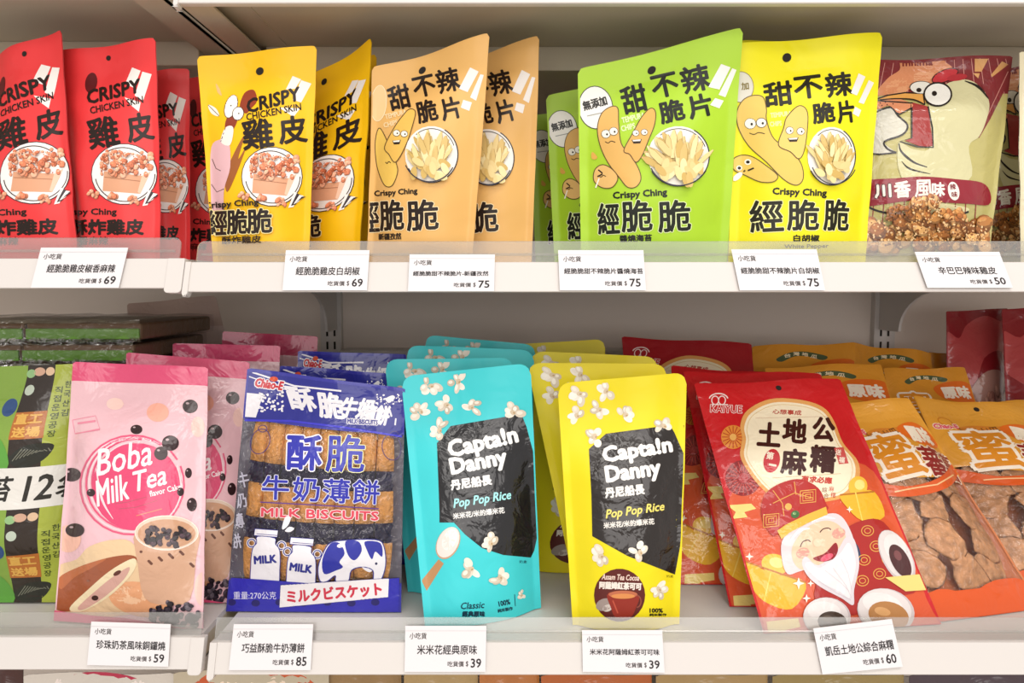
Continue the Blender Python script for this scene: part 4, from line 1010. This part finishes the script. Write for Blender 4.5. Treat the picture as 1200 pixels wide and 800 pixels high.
D.poly(spline([(0, 66), (30, 76), (65, 72), (100, 58), (100, 66), (68, 80), (30, 84), (0, 76)], 4), 'd8581c'); D.nl().line([(20, 79), (60, 77), (90, 68)], 1, 'f0c08a')
D.poly(spline([(0, 158), (20, 148), (45, 152), (70, 146), (100, 150), (100, 170), (0, 170)], 3), 'd8561e'); D.nl().poly(spline([(0, 166), (25, 154), (50, 158), (30, 166)], 3), 'e88a2a')
D.nl('foot').poly([(0, 150), (100, 150), (100, 170), (0, 170)], 'd8561e')

# same maker's bags at the back, seen by their upper ends
D_SWTOP = Design([(0, 0), (100, 0), (100, 230), (0, 230)]); D = D_SWTOP
D.poly(spline([(22, 19), (36, 11), (55, 9), (74, 15), (70, 20), (55, 15), (40, 16), (27, 23)], 4), '4a5a3c'); D.nl()
for k, c in enumerate('台灣地瓜'): D.text(c, 33 + 9.5 * k, 15 - 2.6 * (1 if k in (1, 2) else 0), 7, 5, 'ecdcb8', 10 - 8 * k, .2)
D.nl().poly(spline([(56, 28), (76, 20), (99, 24), (99, 50), (82, 52), (62, 46)], 4), 'dd6a1c'); D.nl().text('原味', 79, 36, 34, 19, 'f6ead8', 0, .9)
D.text('蜜', 28, 50, 36, 30, 'd98a22', 0, .9, out='f3e6d4', ow=2.6)

# seaweed multipack
D_WEED = Design([(0, 0), (160, 0), (160, 290), (0, 290)]); D = D_WEED
for oy in (0, 168):
    D.poly([(0, oy), (98, oy), (96, oy + 122), (0, oy + 122)], '80a040')
    D.poly([(98, oy + 2), (127, oy), (126, oy + 122), (96, oy + 122)], '2c221c'); D.poly([(127, oy), (160, oy), (160, oy + 122), (126, oy + 122)], 'a2ae40')
    D.nl().ell(111, oy + 12, 6, 5, 'c8a088').ell(122, oy + 12, 4.5, 5, 'd8b898').ell(104, oy + 33, 5, 6, 'b8c4b4').ell(102, oy + 14, 5, 5, '8cb47c')
    D.poly([(97, oy + 58), (127, oy + 57), (127, oy + 88), (96, oy + 88)], 'b0682c'); D.nl().text('直工', 111, oy + 65, 26, 12, 'd8a850', 0, .5).text('送場', 111, oy + 80, 26, 12, 'd8a850', 0, .5)
    D.poly(spline([(97, oy + 112), (108, oy + 98), (124, oy + 94), (136, oy + 98), (128, oy + 114), (110, oy + 122)], 4), '23251e'); D.nl()
    for k in range(10): D.line([(101 + 3.4 * k, oy + 113 - k * 1.4), (110 + 2.6 * k, oy + 99 + k * .6)], .8, '7a7b6c')
    for k, c in enumerate('직접운영공장'): D.text(c, 133, oy + 34 + 10 * k, 7, 8, '3c4a14', 0, .2)
    for k, c in enumerate('한국산김'): D.text(c, 141, oy + 28 + 11 * k, 6, 8, '3c4a14', 0, .2)
    for k, c in enumerate('韓國の'): D.text(c, 152, oy + 8 + 22 * k, 14, 19, '24301a', 0, .5)
    D.ell(88, oy + 52, 8, 10, '2a4a7c').poly([(0, oy + 88), (30, oy + 88), (28, oy + 122), (0, oy + 122)], '4f9a3c').poly(spline([(60, oy + 122), (70, oy + 80), (90, oy + 90), (96, oy + 122)], 4), '5a9c3c')
D.nl().poly([(0, 120), (160, 122), (160, 170), (0, 170)], 'dedcd6'); D.nl('brand_lettering').text('海苔', 78, 146, 52, 30, '26241f', 2, .7, .25).text('12', 124, 146, 26, 30, '26241f', 2, .7, .25).text('袋', 152, 146, 28, 30, '26241f', 2, .7, .25).nl(None)

D_DKRED = Design([(0, 0), (100, 0), (100, 190), (0, 190)]); D = D_DKRED
D.poly(spline([(0, 20), (20, 26), (35, 14), (60, 6), (85, 12), (100, 8), (100, 60), (80, 40), (50, 46), (30, 70), (10, 62), (0, 50)], 4), 'b8484a')
D.nl().poly(spline([(20, 90), (45, 60), (80, 62), (95, 100), (80, 140), (40, 130)], 5), 'b08478'); D.nl().poly(spline([(0, 150), (40, 140), (100, 150), (100, 190), (0, 190)], 4), '4a161a')
D.blobs(40, 30, 90, 75, 130, 4, 9, ['a87868', 'b88c7c', '98685c'])

D_ARCH = Design([(0, 0), (100, 0), (100, 150), (0, 150)]); D = D_ARCH
D.poly(spline([(12, 60), (16, 20), (30, 6), (70, 5), (86, 18), (90, 60)], 5), 'b8284a'); D.nl().poly(spline([(24, 70), (28, 34), (50, 22), (74, 34), (80, 70)], 5), 'e8ded0'); D.text('經典東方美人茶', 50, 12, 62, 9, 'f3e6e0', 0, .4)
D_OVAL = Design([(0, 0), (100, 0), (100, 150), (0, 150)]); D = D_OVAL
D.poly(spline([(8, 20), (22, 6), (50, 2), (80, 5), (94, 16), (80, 26), (40, 30)], 5), 'c8582c'); D.nl().text('小蔬食', 50, 12, 46, 9, 'f0dcc8', 2, .5)

# ------------------------------------------------------------------ upper shelf, left bay: red pouches
ST = dict(style='stand', seal=0.12)
GR = 'red crispy chicken skin pouches'


def upper(D, name, label, group, TL, TR, bl, br, Yb, Yt, Z=ZU, **kw):
    return pack(D, name, label, 'snack pouch', group, TL, TR, (br, 0), (bl, 0), Yt, Yb, Z, **{**ST, **kw})


upper(D_RED, 'snack_pouch', 'foremost red chicken skin pouch standing left of the dark gap at the yellow pouches', GR, (67, 61), (184, 45), 90, 188, (0.052, 0.034), (0.062, 0.034), 0.3575, base=RED, ref=True, thick=0.017, hole=(.5, .945, .0024), ph=.1)
upper(D_RED, 'snack_pouch', 'red chicken skin pouch cut off by the left edge of the photo', GR, (-28, 76), (69, 33), -18, 92, (0.062, 0.036), (0.075, 0.034), 0.3575, base=RED, thick=0.017, hole=(.62, .945, .0024), wave=.004, ph=.6)
upper(D_RED, 'snack_pouch', 'red chicken skin pouch in shade, second in line behind the foremost one', GR, (136, 88), (221, 80), 142, 223, 0.092, 0.10, 0.3575, base=RED, thick=0.014, ph=.3)
upper(D_RED, 'snack_pouch', 'red chicken skin pouch deep in shade, third in line beside the golden pouch', GR, (196, 92), (284, 88), 204, 286, 0.150, 0.155, 0.3575, base=RED, thick=0.014, ph=.5)

# ------------------------------------------------------------------ upper shelf, right bay
GY = 'golden yellow chicken skin pouches'
upper(D_GOLD, 'snack_pouch', 'foremost golden yellow chicken skin pouch with the whole hen drawing showing', GY, (232, 67), (371, 53), 250, 362, 0.036, 0.040, base=GOLD, ref=True, thick=0.017, hole=(.52, .905, .0035), wave=.002)
upper(D_GOLD, 'snack_pouch', 'golden yellow pouch turned sideways with a peaked corner, behind the foremost golden one', GY, (318, 118), (438, 44), 322, 421, (0.125, 0.068), (0.135, 0.055), base=GOLD, thick=0.014, hole=(.55, .93, .0030), wave=.004, ph=.8)
upper(D_GOLD, 'snack_pouch', 'golden yellow pouch of which only a sliver shows beside the orange pouch', GY, (338, 112), (440, 62), 345, 436, (0.165, 0.115), (0.175, 0.11), base=GOLD, thick=0.012)
GO = 'orange sweet potato tempura chip pouches'
upper(D_ORANGE, 'snack_pouch', 'foremost orange pouch with the grinning root vegetable drawing', GO, (438, 80), (575, 40), 430, 553, (0.052, 0.036), (0.058, 0.034), base=ORANGE, ref=True, thick=0.019, hole=(.42, .93, .0034), wave=.005, ph=.35, wf=1.0)
upper(D_ORANGE, 'snack_pouch', 'orange pouch half hidden behind the foremost orange pouch', GO, (502, 82), (633, 43), 502, 623, (0.095, 0.075), (0.10, 0.070), base=ORANGE, thick=0.017, wave=.005, ph=.35, wf=1.0)
GG = 'green tempura chip pouches'
upper(D_GREEN, 'snack_pouch', 'foremost green pouch with the white round badge and hang hole', GG, (677, 82), (870, 33), 681, 852, (0.052, 0.043), (0.050, 0.034), base=GREEN, ref=True, thick=0.021, hole=(.46, .915, .0037), wave=.004, ph=.35, wf=1.0)
upper(D_GREEN, 'snack_pouch', 'green pouch peeping out left of the foremost green pouch', GG, (640, 113), (806, 72), 650, 800, (0.115, 0.10), (0.12, 0.10), base=GREEN, thick=0.018)
upper(D_GREEN, 'snack_pouch', 'green pouch in deep shade, last of the green ones beside the orange pouch', GG, (620, 136), (760, 118), 628, 758, 0.185, 0.19, base=GREEN, thick=0.018)
GM = 'lemon yellow tempura chip pouches'
upper(D_LEMON, 'snack_pouch', 'lemon yellow pouch with white pepper lettering, the foremost of its kind', GM, (862, 52), (1034, 38), 853, 1014, 0.044, 0.047, base=LEMON, ref=True, thick=0.020, hole=(.36, .925, .0042), wave=.003, ph=.2)
upper(D_LEMON, 'snack_pouch', 'lemon yellow pouch whose upper rim shows behind the foremost lemon pouch', GM, (866, 48), (1020, 46), 862, 1008, 0.090, 0.088, base=LEMON, thick=0.014, art=False)
GH = 'spicy chicken skin bags with a cartoon hen'
HK = dict(gloss=True, style='pillow', seal=0.05, side=0.02, corner=0.01)
upper(D_HEN, 'snack_bag', 'glossy bag with the large cartoon hen and dark red band, right of the lemon pouch', GH, (1008, 71), (1188, 65), 1008, 1158, (0.055, 0.05), (0.068, 0.066), base='b8af6e', ref=True, thick=0.016, colfn=lambda u, v: '7a2a2e' if v > .82 else 'b8af6e', **HK)
upper(D_HEN, 'snack_bag', 'shaded cartoon hen bag standing behind and right of the first one', GH, (1130, 92), (1262, 62), 1140, 1262, 0.12, (0.13, 0.11), base='b8af6e', thick=0.016, colfn=lambda u, v: '7a2a2e' if v > .82 else 'b8af6e', **HK)
upper(D_HEN, 'snack_bag', 'bag of pale film just entering at the right edge beside the hen bags', GH, (1192, 62), (1330, 58), 1196, 1320, 0.045, 0.05, base='d8cfae', thick=0.016, art=False, **HK)

# ------------------------------------------------------------------ lower shelf, left bay: seaweed
GS = 'seaweed multipacks'
WK = dict(gloss=True, style='pillow', seal=0.03, side=0.03, corner=0.01)
pack(D_WEED, 'seaweed_multipack', 'upright green seaweed multipack with a white band, left of the pink cake bag', 'seaweed pack', GS, (-75, 428), (105, 421), (87, 706), (-89, 706), 0.090, None, 0.005, thick=0.022, base='93bb48', foot_name=None, seal_name=None, **WK)


def flat_pack(label, x0, x1, y0, y1, z, h, tilt=0.0, rot=0.0, col='3c2c22', edge='6d9a44'):
    """a seaweed multipack lying flat: dark trays in clear film with a green edge band"""
    org = ((x0 + x1) / 2, (y0 + y1) / 2, z)
    root = empty('seaweed_multipack', org); tag(root, label, 'seaweed pack', GS)
    n = 2
    for k in range(n):
        a = x0 + (x1 - x0) * k / n + 0.001; b = x0 + (x1 - x0) * (k + 1) / n - 0.001
        MB().box(a, b, y0 + 0.006, y1 - 0.004, z + 0.002, z + h - 0.003).build('seaweed_packet', mat('seaweed_dark', (112, 88, 68), 0.3, 0.5, 60), root, org, bevel=0.003)
        MB().box(a + 0.001, b - 0.001, y0 + 0.003, y0 + 0.0062, z + 0.003, z + h * 0.62).build('green_band', mat('seaweed_green', (104, 150, 62), 0.35, 0.4, 70), root, org, bevel=0.001)
    V, F = [], []
    m = 14
    for i in range(m + 1):
        for j, (yy, zz) in enumerate(((y0, z + h * .45), (y0 + .004, z + h), ((y0 + y1) / 2, z + h + .001), (y1, z + h), (y1 + .002, z + h * .4), (y1, z), (y0 + .004, z))):
            V.append((x0 + (x1 - x0) * i / m, yy + .002 * math.sin(i * 2.1 + j), zz + .0012 * math.sin(i * 1.7 + 2 * j) * (1 if zz > z + .001 else 0)))
    for i in range(m):
        for j in range(7): a = i * 7 + j; b = i * 7 + (j + 1) % 7; F.append((a, b, b + 7, a + 7))
    mesh_obj('clear_wrap', V, F, M_CLEAR, root, org)
    if tilt or rot: root.rotation_euler = (0, tilt, rot)
    return root


names = ['topmost seaweed multipack lying flat on the stack left of the pink bags', 'seaweed multipack lying flat, second from the top of the stack', 'seaweed multipack lying flat, third from the top of the stack', 'seaweed multipack lying flat, fourth from the top of the stack']
zz = 0.0055
for k in range(11):
    lab = names[10 - k] if 10 - k < 4 else 'seaweed multipack in the hidden lower part of the flat stack'
    if 10 - k < 4: h = 0.0235
    else: h = 0.0275
    flat_pack(lab, -0.66 + .004 * (k % 3), -0.412 + .005 * ((k * 2) % 3), 0.135 + .003 * (k % 2), 0.33, zz, h); zz += h + 0.0004
# a slack dark pack propped up behind the stack's right end
pack(None, 'seaweed_multipack', 'slack brown seaweed pack propped behind the pink cake bags', 'seaweed pack', GS, (150, 356), (252, 346), (318, 420), (170, 440), 0.42, (0.36, 0.36), 0.0055, thick=0.02, base='c8aca0', gloss=True, style='pillow', seal=0.06, corner=0.02, foot_name=None, colfn=lambda u, v: 'cfc090' if .62 < v < .72 else ('e4ccc4' if v < .86 else 'd8bcb0'))

# ------------------------------------------------------------------ pink cake bags
GB = 'pink milk tea cake bags'
PK = dict(gloss=True, style='pillow', seal=0.075, side=0.03, corner=0.012, base='e8bcc4')
pinkf = lambda u, v: 'd94a74' if v > .922 else 'e8bcc4'
pack(D_BOBA, 'cake_bag', 'foremost pink milk tea cake bag with the cup and filled pancake picture', 'cake bag', GB, (88, 424), (243, 430), (238, 736), (64, 726), 0.082, None, 0.0055, thick=0.022, ref=True, colfn=pinkf, **PK)
pack(D_BOBA, 'cake_bag', 'pink milk tea cake bag squeezed second in line next to the blue biscuits', 'cake bag', GB, (150, 413), (292, 424), (278, 706), (140, 700), 0.135, None, 0.0055, thick=0.022, colfn=pinkf, **PK)
pack(D_BOBA, 'cake_bag', 'pink milk tea cake bag third in line, its rim above the second', 'cake bag', GB, (204, 402), (328, 405), (318, 0), (200, 0), 0.215, 0.195, 0.0055, thick=0.018, colfn=pinkf, **PK)
pack(D_BOBA, 'cake_bag', 'hindmost pink milk tea cake bag with its rim coloured darker for the shade', 'cake bag', GB, (262, 388), (372, 394), (362, 0), (250, 0), 0.29, 0.265, 0.0055, thick=0.018, colfn=lambda u, v: 'c23a60' if v > .9 else 'e8bcc4', **PK)  # rim pink darkened here: shade put into the colour

# ------------------------------------------------------------------ milk biscuit bags
GK = 'blue and clear bags of milk biscuits'
KK = dict(gloss=True, style='pillow', seal=0.05, side=0.02, corner=0.008, base='34359e')


def milk_bag(label, *a, fill=True, **k):
    root, S, org = pack(D_MILK, 'milk_biscuit_bag', label, 'biscuit bag', GK, *a, thick=0.018, clear=lambda u, v: 0.14 < v < 0.79,
                        colfn=lambda u, v: '34359e' if (v > .79 or v < .14) else '5c5a66', **k, **KK)
    if not fill: return root
    mb = mat('biscuit', (246, 178, 100), 0.6, 0.8, 260, mottled=.22); mw = mat('biscuit_wrapper', (58, 56, 84), 0.2, 0.9, 90, mottled=.5)
    rows = ((.625, .80), (.395, .535), (.13, .305))
    for ri, (v0, v1) in enumerate(rows):
        for c in range(8):
            u0 = .05 + .9 * c / 8 + .004; u1 = .05 + .9 * (c + 1) / 8 - .004
            V = []
            for off in (-.004, -.013):
                for v in np.linspace(v0, v1, 4):
                    for u in np.linspace(u0, u1, 4):
                        p = S.F(np.array([u]), np.array([v]), 1, off - .0018 * abs((u - u0) / (u1 - u0) * 2 - 1) ** 2)[0]; V.append(p)
            F = grid_faces(3, 3, 0, False) + grid_faces(3, 3, 16, True)
            per = [0, 1, 2, 3, 7, 11, 15, 14, 13, 12, 8, 4]
            F += [(per[i], per[i - 1], per[i - 1] + 16, per[i] + 16) for i in range(12)]
            b = mesh_obj('wrapped_biscuit', V, F, mb, root, org)
            # twisted wrapper ends above and below
            for (w0, w1) in ((v0 - .046, v0 + .006), (v1 - .006, v1 + .046)):
                V = []
                for jv, v in enumerate(np.linspace(w0, w1, 4)):
                    for iu in range(6):
                        u = u0 + (u1 - u0) * (iu / 5)
                        V.append(S.F(np.array([u]), np.array([np.clip(v, 0.02, .98)]), 1, -.0045 - .0022 * ((iu + jv + c) % 2) - .0015 * (jv % 2))[0])
                mesh_obj('wrapper_end', V, grid_faces(5, 3, 0, False), mw, b, org, smooth=False)
    return root


milk_bag('foremost milk biscuit bag with two milk cans and a spotted cow', (290, 431), (474, 455), (470, 717), (265, 716), (0.095, 0.085), None, 0.0, ref=True, wave=.004, ph=.5)
milk_bag('milk biscuit bag whose crumpled blue rim shows behind the foremost one', (330, 428), (453, 437), (457, 0), (320, 0), 0.15, 0.135, 0.0, fill=False, wave=.006, ph=.2)
milk_bag('hindmost milk biscuit bag, its dark blue rim against the back panel', (348, 411), (476, 415), (478, 0), (345, 0), 0.215, 0.20, 0.0, fill=False, wave=.005, ph=.7)

# ------------------------------------------------------------------ popped rice pouches
GT, GD = 'turquoise popped rice pouches', 'yellow popped rice pouches'
DK = dict(style='stand', seal=0.13, corner=0.10, foot=0.75)


def rice(D, label, group, TL, TR, BR, BL, Yt, Yb=None, **kw):
    return pack(D, 'popped_rice_pouch', label, 'snack pouch', group, TL, TR, BR, BL, Yt, Yb, 0.0, **{**DK, **kw})


rice(D_TEAL, 'foremost turquoise popped rice pouch with a black window and wooden spoon', GT, (470, 441), (622, 425), (634, 712), (498, 734), (0.095, 0.08), None, ref=True, base=TEAL, thick=0.019, wave=.003, ph=.3)
rice(D_TEAL, 'turquoise pouch second in line, its left corner over the blue biscuits', GT, (451, 421), (602, 419), (604, 0), (478, 0), 0.150, 0.122, base=TEAL, thick=0.016, ph=.1)
rice(D_TEAL, 'turquoise pouch third in line, its rounded right corner beside the yellow ones', GT, (475, 404), (626, 410), (622, 0), (500, 0), 0.205, 0.17, base=TEAL, thick=0.016, ph=.7, wave=.004)
rice(D_TEAL, 'hindmost turquoise pouch, dark in the shade at the back', GT, (498, 392), (628, 404), (620, 0), (515, 0), 0.27, 0.24, base=TEAL, thick=0.016)
rice(D_DYEL, 'foremost yellow popped rice pouch with the tea cup picture', GD, (653, 449), (806, 436), (796, 731), (671, 732), (0.075, 0.07), None, ref=True, base=DYEL, thick=0.019, wave=.004, ph=.4)
rice(D_DYEL, 'yellow pouch second in line, its rounded upper left corner overlapping the turquoise ones', GD, (617, 425), (781, 426), (786, 0), (676, 0), 0.13, 0.108, base=DYEL, thick=0.018, ph=.2)
rice(D_DYEL, 'yellow pouch third in line, its tea cup picture peeping left of the foremost', GD, (622, 411), (772, 418), (758, 664), (612, 668), 0.215, None, base=DYEL, thick=0.016, ph=.6)
rice(D_DYEL, 'hindmost yellow pouch in front of the back panel', GD, (594, 404), (709, 397), (706, 0), (604, 0), 0.33, 0.30, base=DYEL, thick=0.016, ph=.9)

# ------------------------------------------------------------------ red mochi bags
GC = 'red mochi bags with a smiling old man'
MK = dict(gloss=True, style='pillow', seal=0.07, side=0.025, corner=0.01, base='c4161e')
pack(D_MOCHI, 'mochi_bag', 'foremost red mochi bag with the smiling white bearded old man', 'mochi bag', GC, (812, 450), (985, 443), (1103, 731), (895, 742), 0.165, None, 0.0, thick=0.016, ref=True, hole=(.56, .965, .003), **MK)
pack(D_MOCHI, 'mochi_bag', 'red mochi bag tucked directly behind the foremost one', 'mochi bag', GC, (800, 436), (962, 437), (1060, 0), (855, 716), (0.225, 0.225), (0.085, 0.085), 0.0, thick=0.014, **MK)
pack(D_MOCHI, 'mochi_bag', 'third red mochi bag whose left corner reaches towards the yellow pouches', 'mochi bag', GC, (786, 429), (942, 440), (990, 0), (797, 676), (0.285, 0.28), (0.142, 0.142), 0.0, thick=0.014, **MK)
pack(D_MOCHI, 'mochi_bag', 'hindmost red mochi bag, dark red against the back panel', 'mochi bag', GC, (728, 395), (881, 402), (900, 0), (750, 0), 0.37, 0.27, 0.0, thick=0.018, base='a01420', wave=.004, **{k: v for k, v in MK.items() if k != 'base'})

# ------------------------------------------------------------------ dried sweet potato bags
GP = 'orange bags of dried sweet potato'
SK = dict(gloss=True, style='pillow', seal=0.06, side=0.02, corner=0.01, base='dc9a34')


def potato_bag(label, *a, fill=True, **k):
    root, S, org = pack(D_SWEET, 'sweet_potato_bag', label, 'sweet potato bag', GP, *a, thick=0.017, clear=lambda u, v: .11 < v < .62 and .03 < u < .97,
                        colfn=lambda u, v: 'd8561e' if v < .11 else ('dc9a34' if v > .6 else 'c8784a'), **k, **SK)
    if not fill: return root
    R = random.Random(len(label)); ms = mat('dried_sweet_potato', (214, 160, 112), 0.35, 0.8, 120, mottled=.35)
    for k_ in range(12):
        u, v = .2 + .3 * (k_ % 3) + R.uniform(-.06, .06), .19 + .12 * (k_ // 3) + R.uniform(-.02, .02)
        V, F = [], []
        nu_, nv_ = 12, 7; ru, rv = R.uniform(.14, .2), R.uniform(.07, .11); t0 = R.uniform(-.5, .9)
        for j in range(nv_):
            th = math.pi * j / (nv_ - 1)
            for i in range(nu_):
                ph = 2 * math.pi * i / nu_; x = math.cos(ph) * math.sin(th) * (1 + .22 * math.sin(3 * ph + k_) + .12 * math.sin(7 * ph + 2 * k_)); y = math.sin(ph) * math.sin(th)
                uu = u + ru * (x * math.cos(t0) - y * .6 * math.sin(t0)); v_ = v + rv * (x * math.sin(t0) + y * math.cos(t0))
                V.append(S.F(np.array([np.clip(uu, .03, .97)]), np.array([np.clip(v_, .03, .97)]), 1, -.0050 - .0011 * (k_ % 4) + .0016 * math.cos(th) + .0008 * math.sin(5 * x + 4 * y + k_))[0])
        for j in range(nv_ - 1):
            for i in range(nu_): F.append((j * nu_ + i, (j + 1) * nu_ + i, (j + 1) * nu_ + (i + 1) % nu_, j * nu_ + (i + 1) % nu_))
        mesh_obj('dried_slice', V, F, ms, root, org)
    return root


potato_bag('dried sweet potato bag with a crinkled clear window, right beside the red mochi bag', (968, 473), (1066, 466), (1222, 712), (1085, 730), (0.19, 0.19), None, 0.0, wave=.003)
potato_bag('dried sweet potato bag leaning at the right edge, with a round hang hole', (1068, 465), (1206, 476), (1330, 690), (1185, 704), (0.25, 0.245), (0.105, 0.10), 0.0, hole=(.52, .955, .003), wave=.004)
potato_bag('dried sweet potato bag cut by the right edge, behind the one with the hang hole', (1150, 472), (1262, 468), (1400, 0), (1262, 0), (0.30, 0.30), (0.165, 0.165), 0.0, fill=False, wave=.005, ph=.8)
TK = dict(gloss=True, style='pillow', seal=0.06, side=0.02, corner=0.01, base='d8922c', thick=0.018)


def potato_back(label, TL, TR, BR, BL, Yt, Yb, **k):
    return pack(D_SWTOP, 'sweet_potato_bag', label, 'sweet potato bag', GP, TL, TR, BR, BL, Yt, Yb, 0.0, **{**TK, **k})


potato_back('dried sweet potato bag in the middle row left, just above the red mochi bag', (896, 431), (1034, 425), (1100, 0), (930, 0), 0.335, 0.225, wave=.005, ph=.5)
potato_back('dried sweet potato bag in the middle row right, below the back panel slots', (1034, 432), (1129, 431), (1200, 0), (1080, 0), 0.375, 0.27, wave=.004, ph=.1)
potato_back('dried sweet potato bag in the back row left, behind the middle row', (882, 405), (1000, 402), (1010, 0), (890, 0), 0.40, 0.30, wave=.005, ph=.9)
potato_back('dried sweet potato bag in the back row right, under the right bracket', (996, 402), (1092, 413), (1110, 0), (1000, 0), 0.445, 0.345, wave=.006, ph=.3)
potato_back('small end of a dried sweet potato bag standing beside the dark red bags', (1090, 412), (1146, 418), (1160, 0), (1105, 0), 0.50, 0.46, art=False, wave=.006, ph=.6)

# ------------------------------------------------------------------ dark red bags at the right
GW = 'dark red bags in the right bay'
RK = dict(gloss=True, style='pillow', seal=0.05, side=0.03, corner=0.01, base='8c1e26', thick=0.02)
pack(D_DKRED, 'dried_fruit_bag', 'dark red bag with a clear belly standing behind the sweet potato bags', 'snack bag', GW, (1107, 365), (1182, 361), (1186, 0), (1112, 0), 0.435, 0.39, 0.0, wave=.004, **RK)
pack(D_DKRED, 'dried_fruit_bag', 'dark red bag with a clear belly, cut by the right edge of the photo', 'snack bag', GW, (1176, 362), (1262, 358), (1270, 0), (1182, 0), 0.385, 0.33, 0.0, wave=.004, ph=.7, **RK)

# ------------------------------------------------------------------ bottom shelf: only the bags' upper ends show
GZ = 'bags on the bottom shelf'
ZZ = -0.334


def low_bag(D, label, x0, x1, py, Y, base, name='snack_bag', **k):
    pack(D, name, label, 'snack bag', GZ, (x0, py), (x1, py), (x1, 0), (x0, 0), Y + .02, Y, ZZ, base=base, thick=0.018, style='pillow', seal=0.03, side=0.02, corner=0.015, gloss=True, seal_name=None, foot_name=None, nv=16, nu=14, **k)


low_bag(None, 'dark brown bag on the bottom shelf at the left corner', -40, 26, 772, .06, '4a2620')
low_bag(D_ARCH, 'pale bag with a crimson arched label on the bottom shelf', 30, 205, 779, .05, 'd8d0c6')
low_bag(D_OVAL, 'cream bag with an orange oval label on the bottom shelf', 205, 385, 776, .05, 'c2b69e')
low_bag(None, 'plain brown paper bag on the bottom shelf beside the orange label', 386, 470, 776, .06, '9a7a4e')
low_bag(None, 'wood coloured bag on the bottom shelf under the turquoise pouch', 474, 560, 779, .055, 'b09464')
low_bag(None, 'orange brown bag on the bottom shelf left of the middle', 562, 632, 779, .055, 'b8743c')
low_bag(None, 'rust orange bag on the bottom shelf under the yellow pouch', 634, 764, 780, .055, 'b4602c')
low_bag(None, 'striped tan bag on the bottom shelf under the red mochi bag', 768, 900, 780, .055, 'a88a5a')
low_bag(None, 'olive tan bag on the bottom shelf under the tilted price tag', 904, 1060, 780, .055, '9a8450')
low_bag(None, 'dark purple grey bag on the bottom shelf at the right', 1064, 1250, 779, .055, '4c3c44')
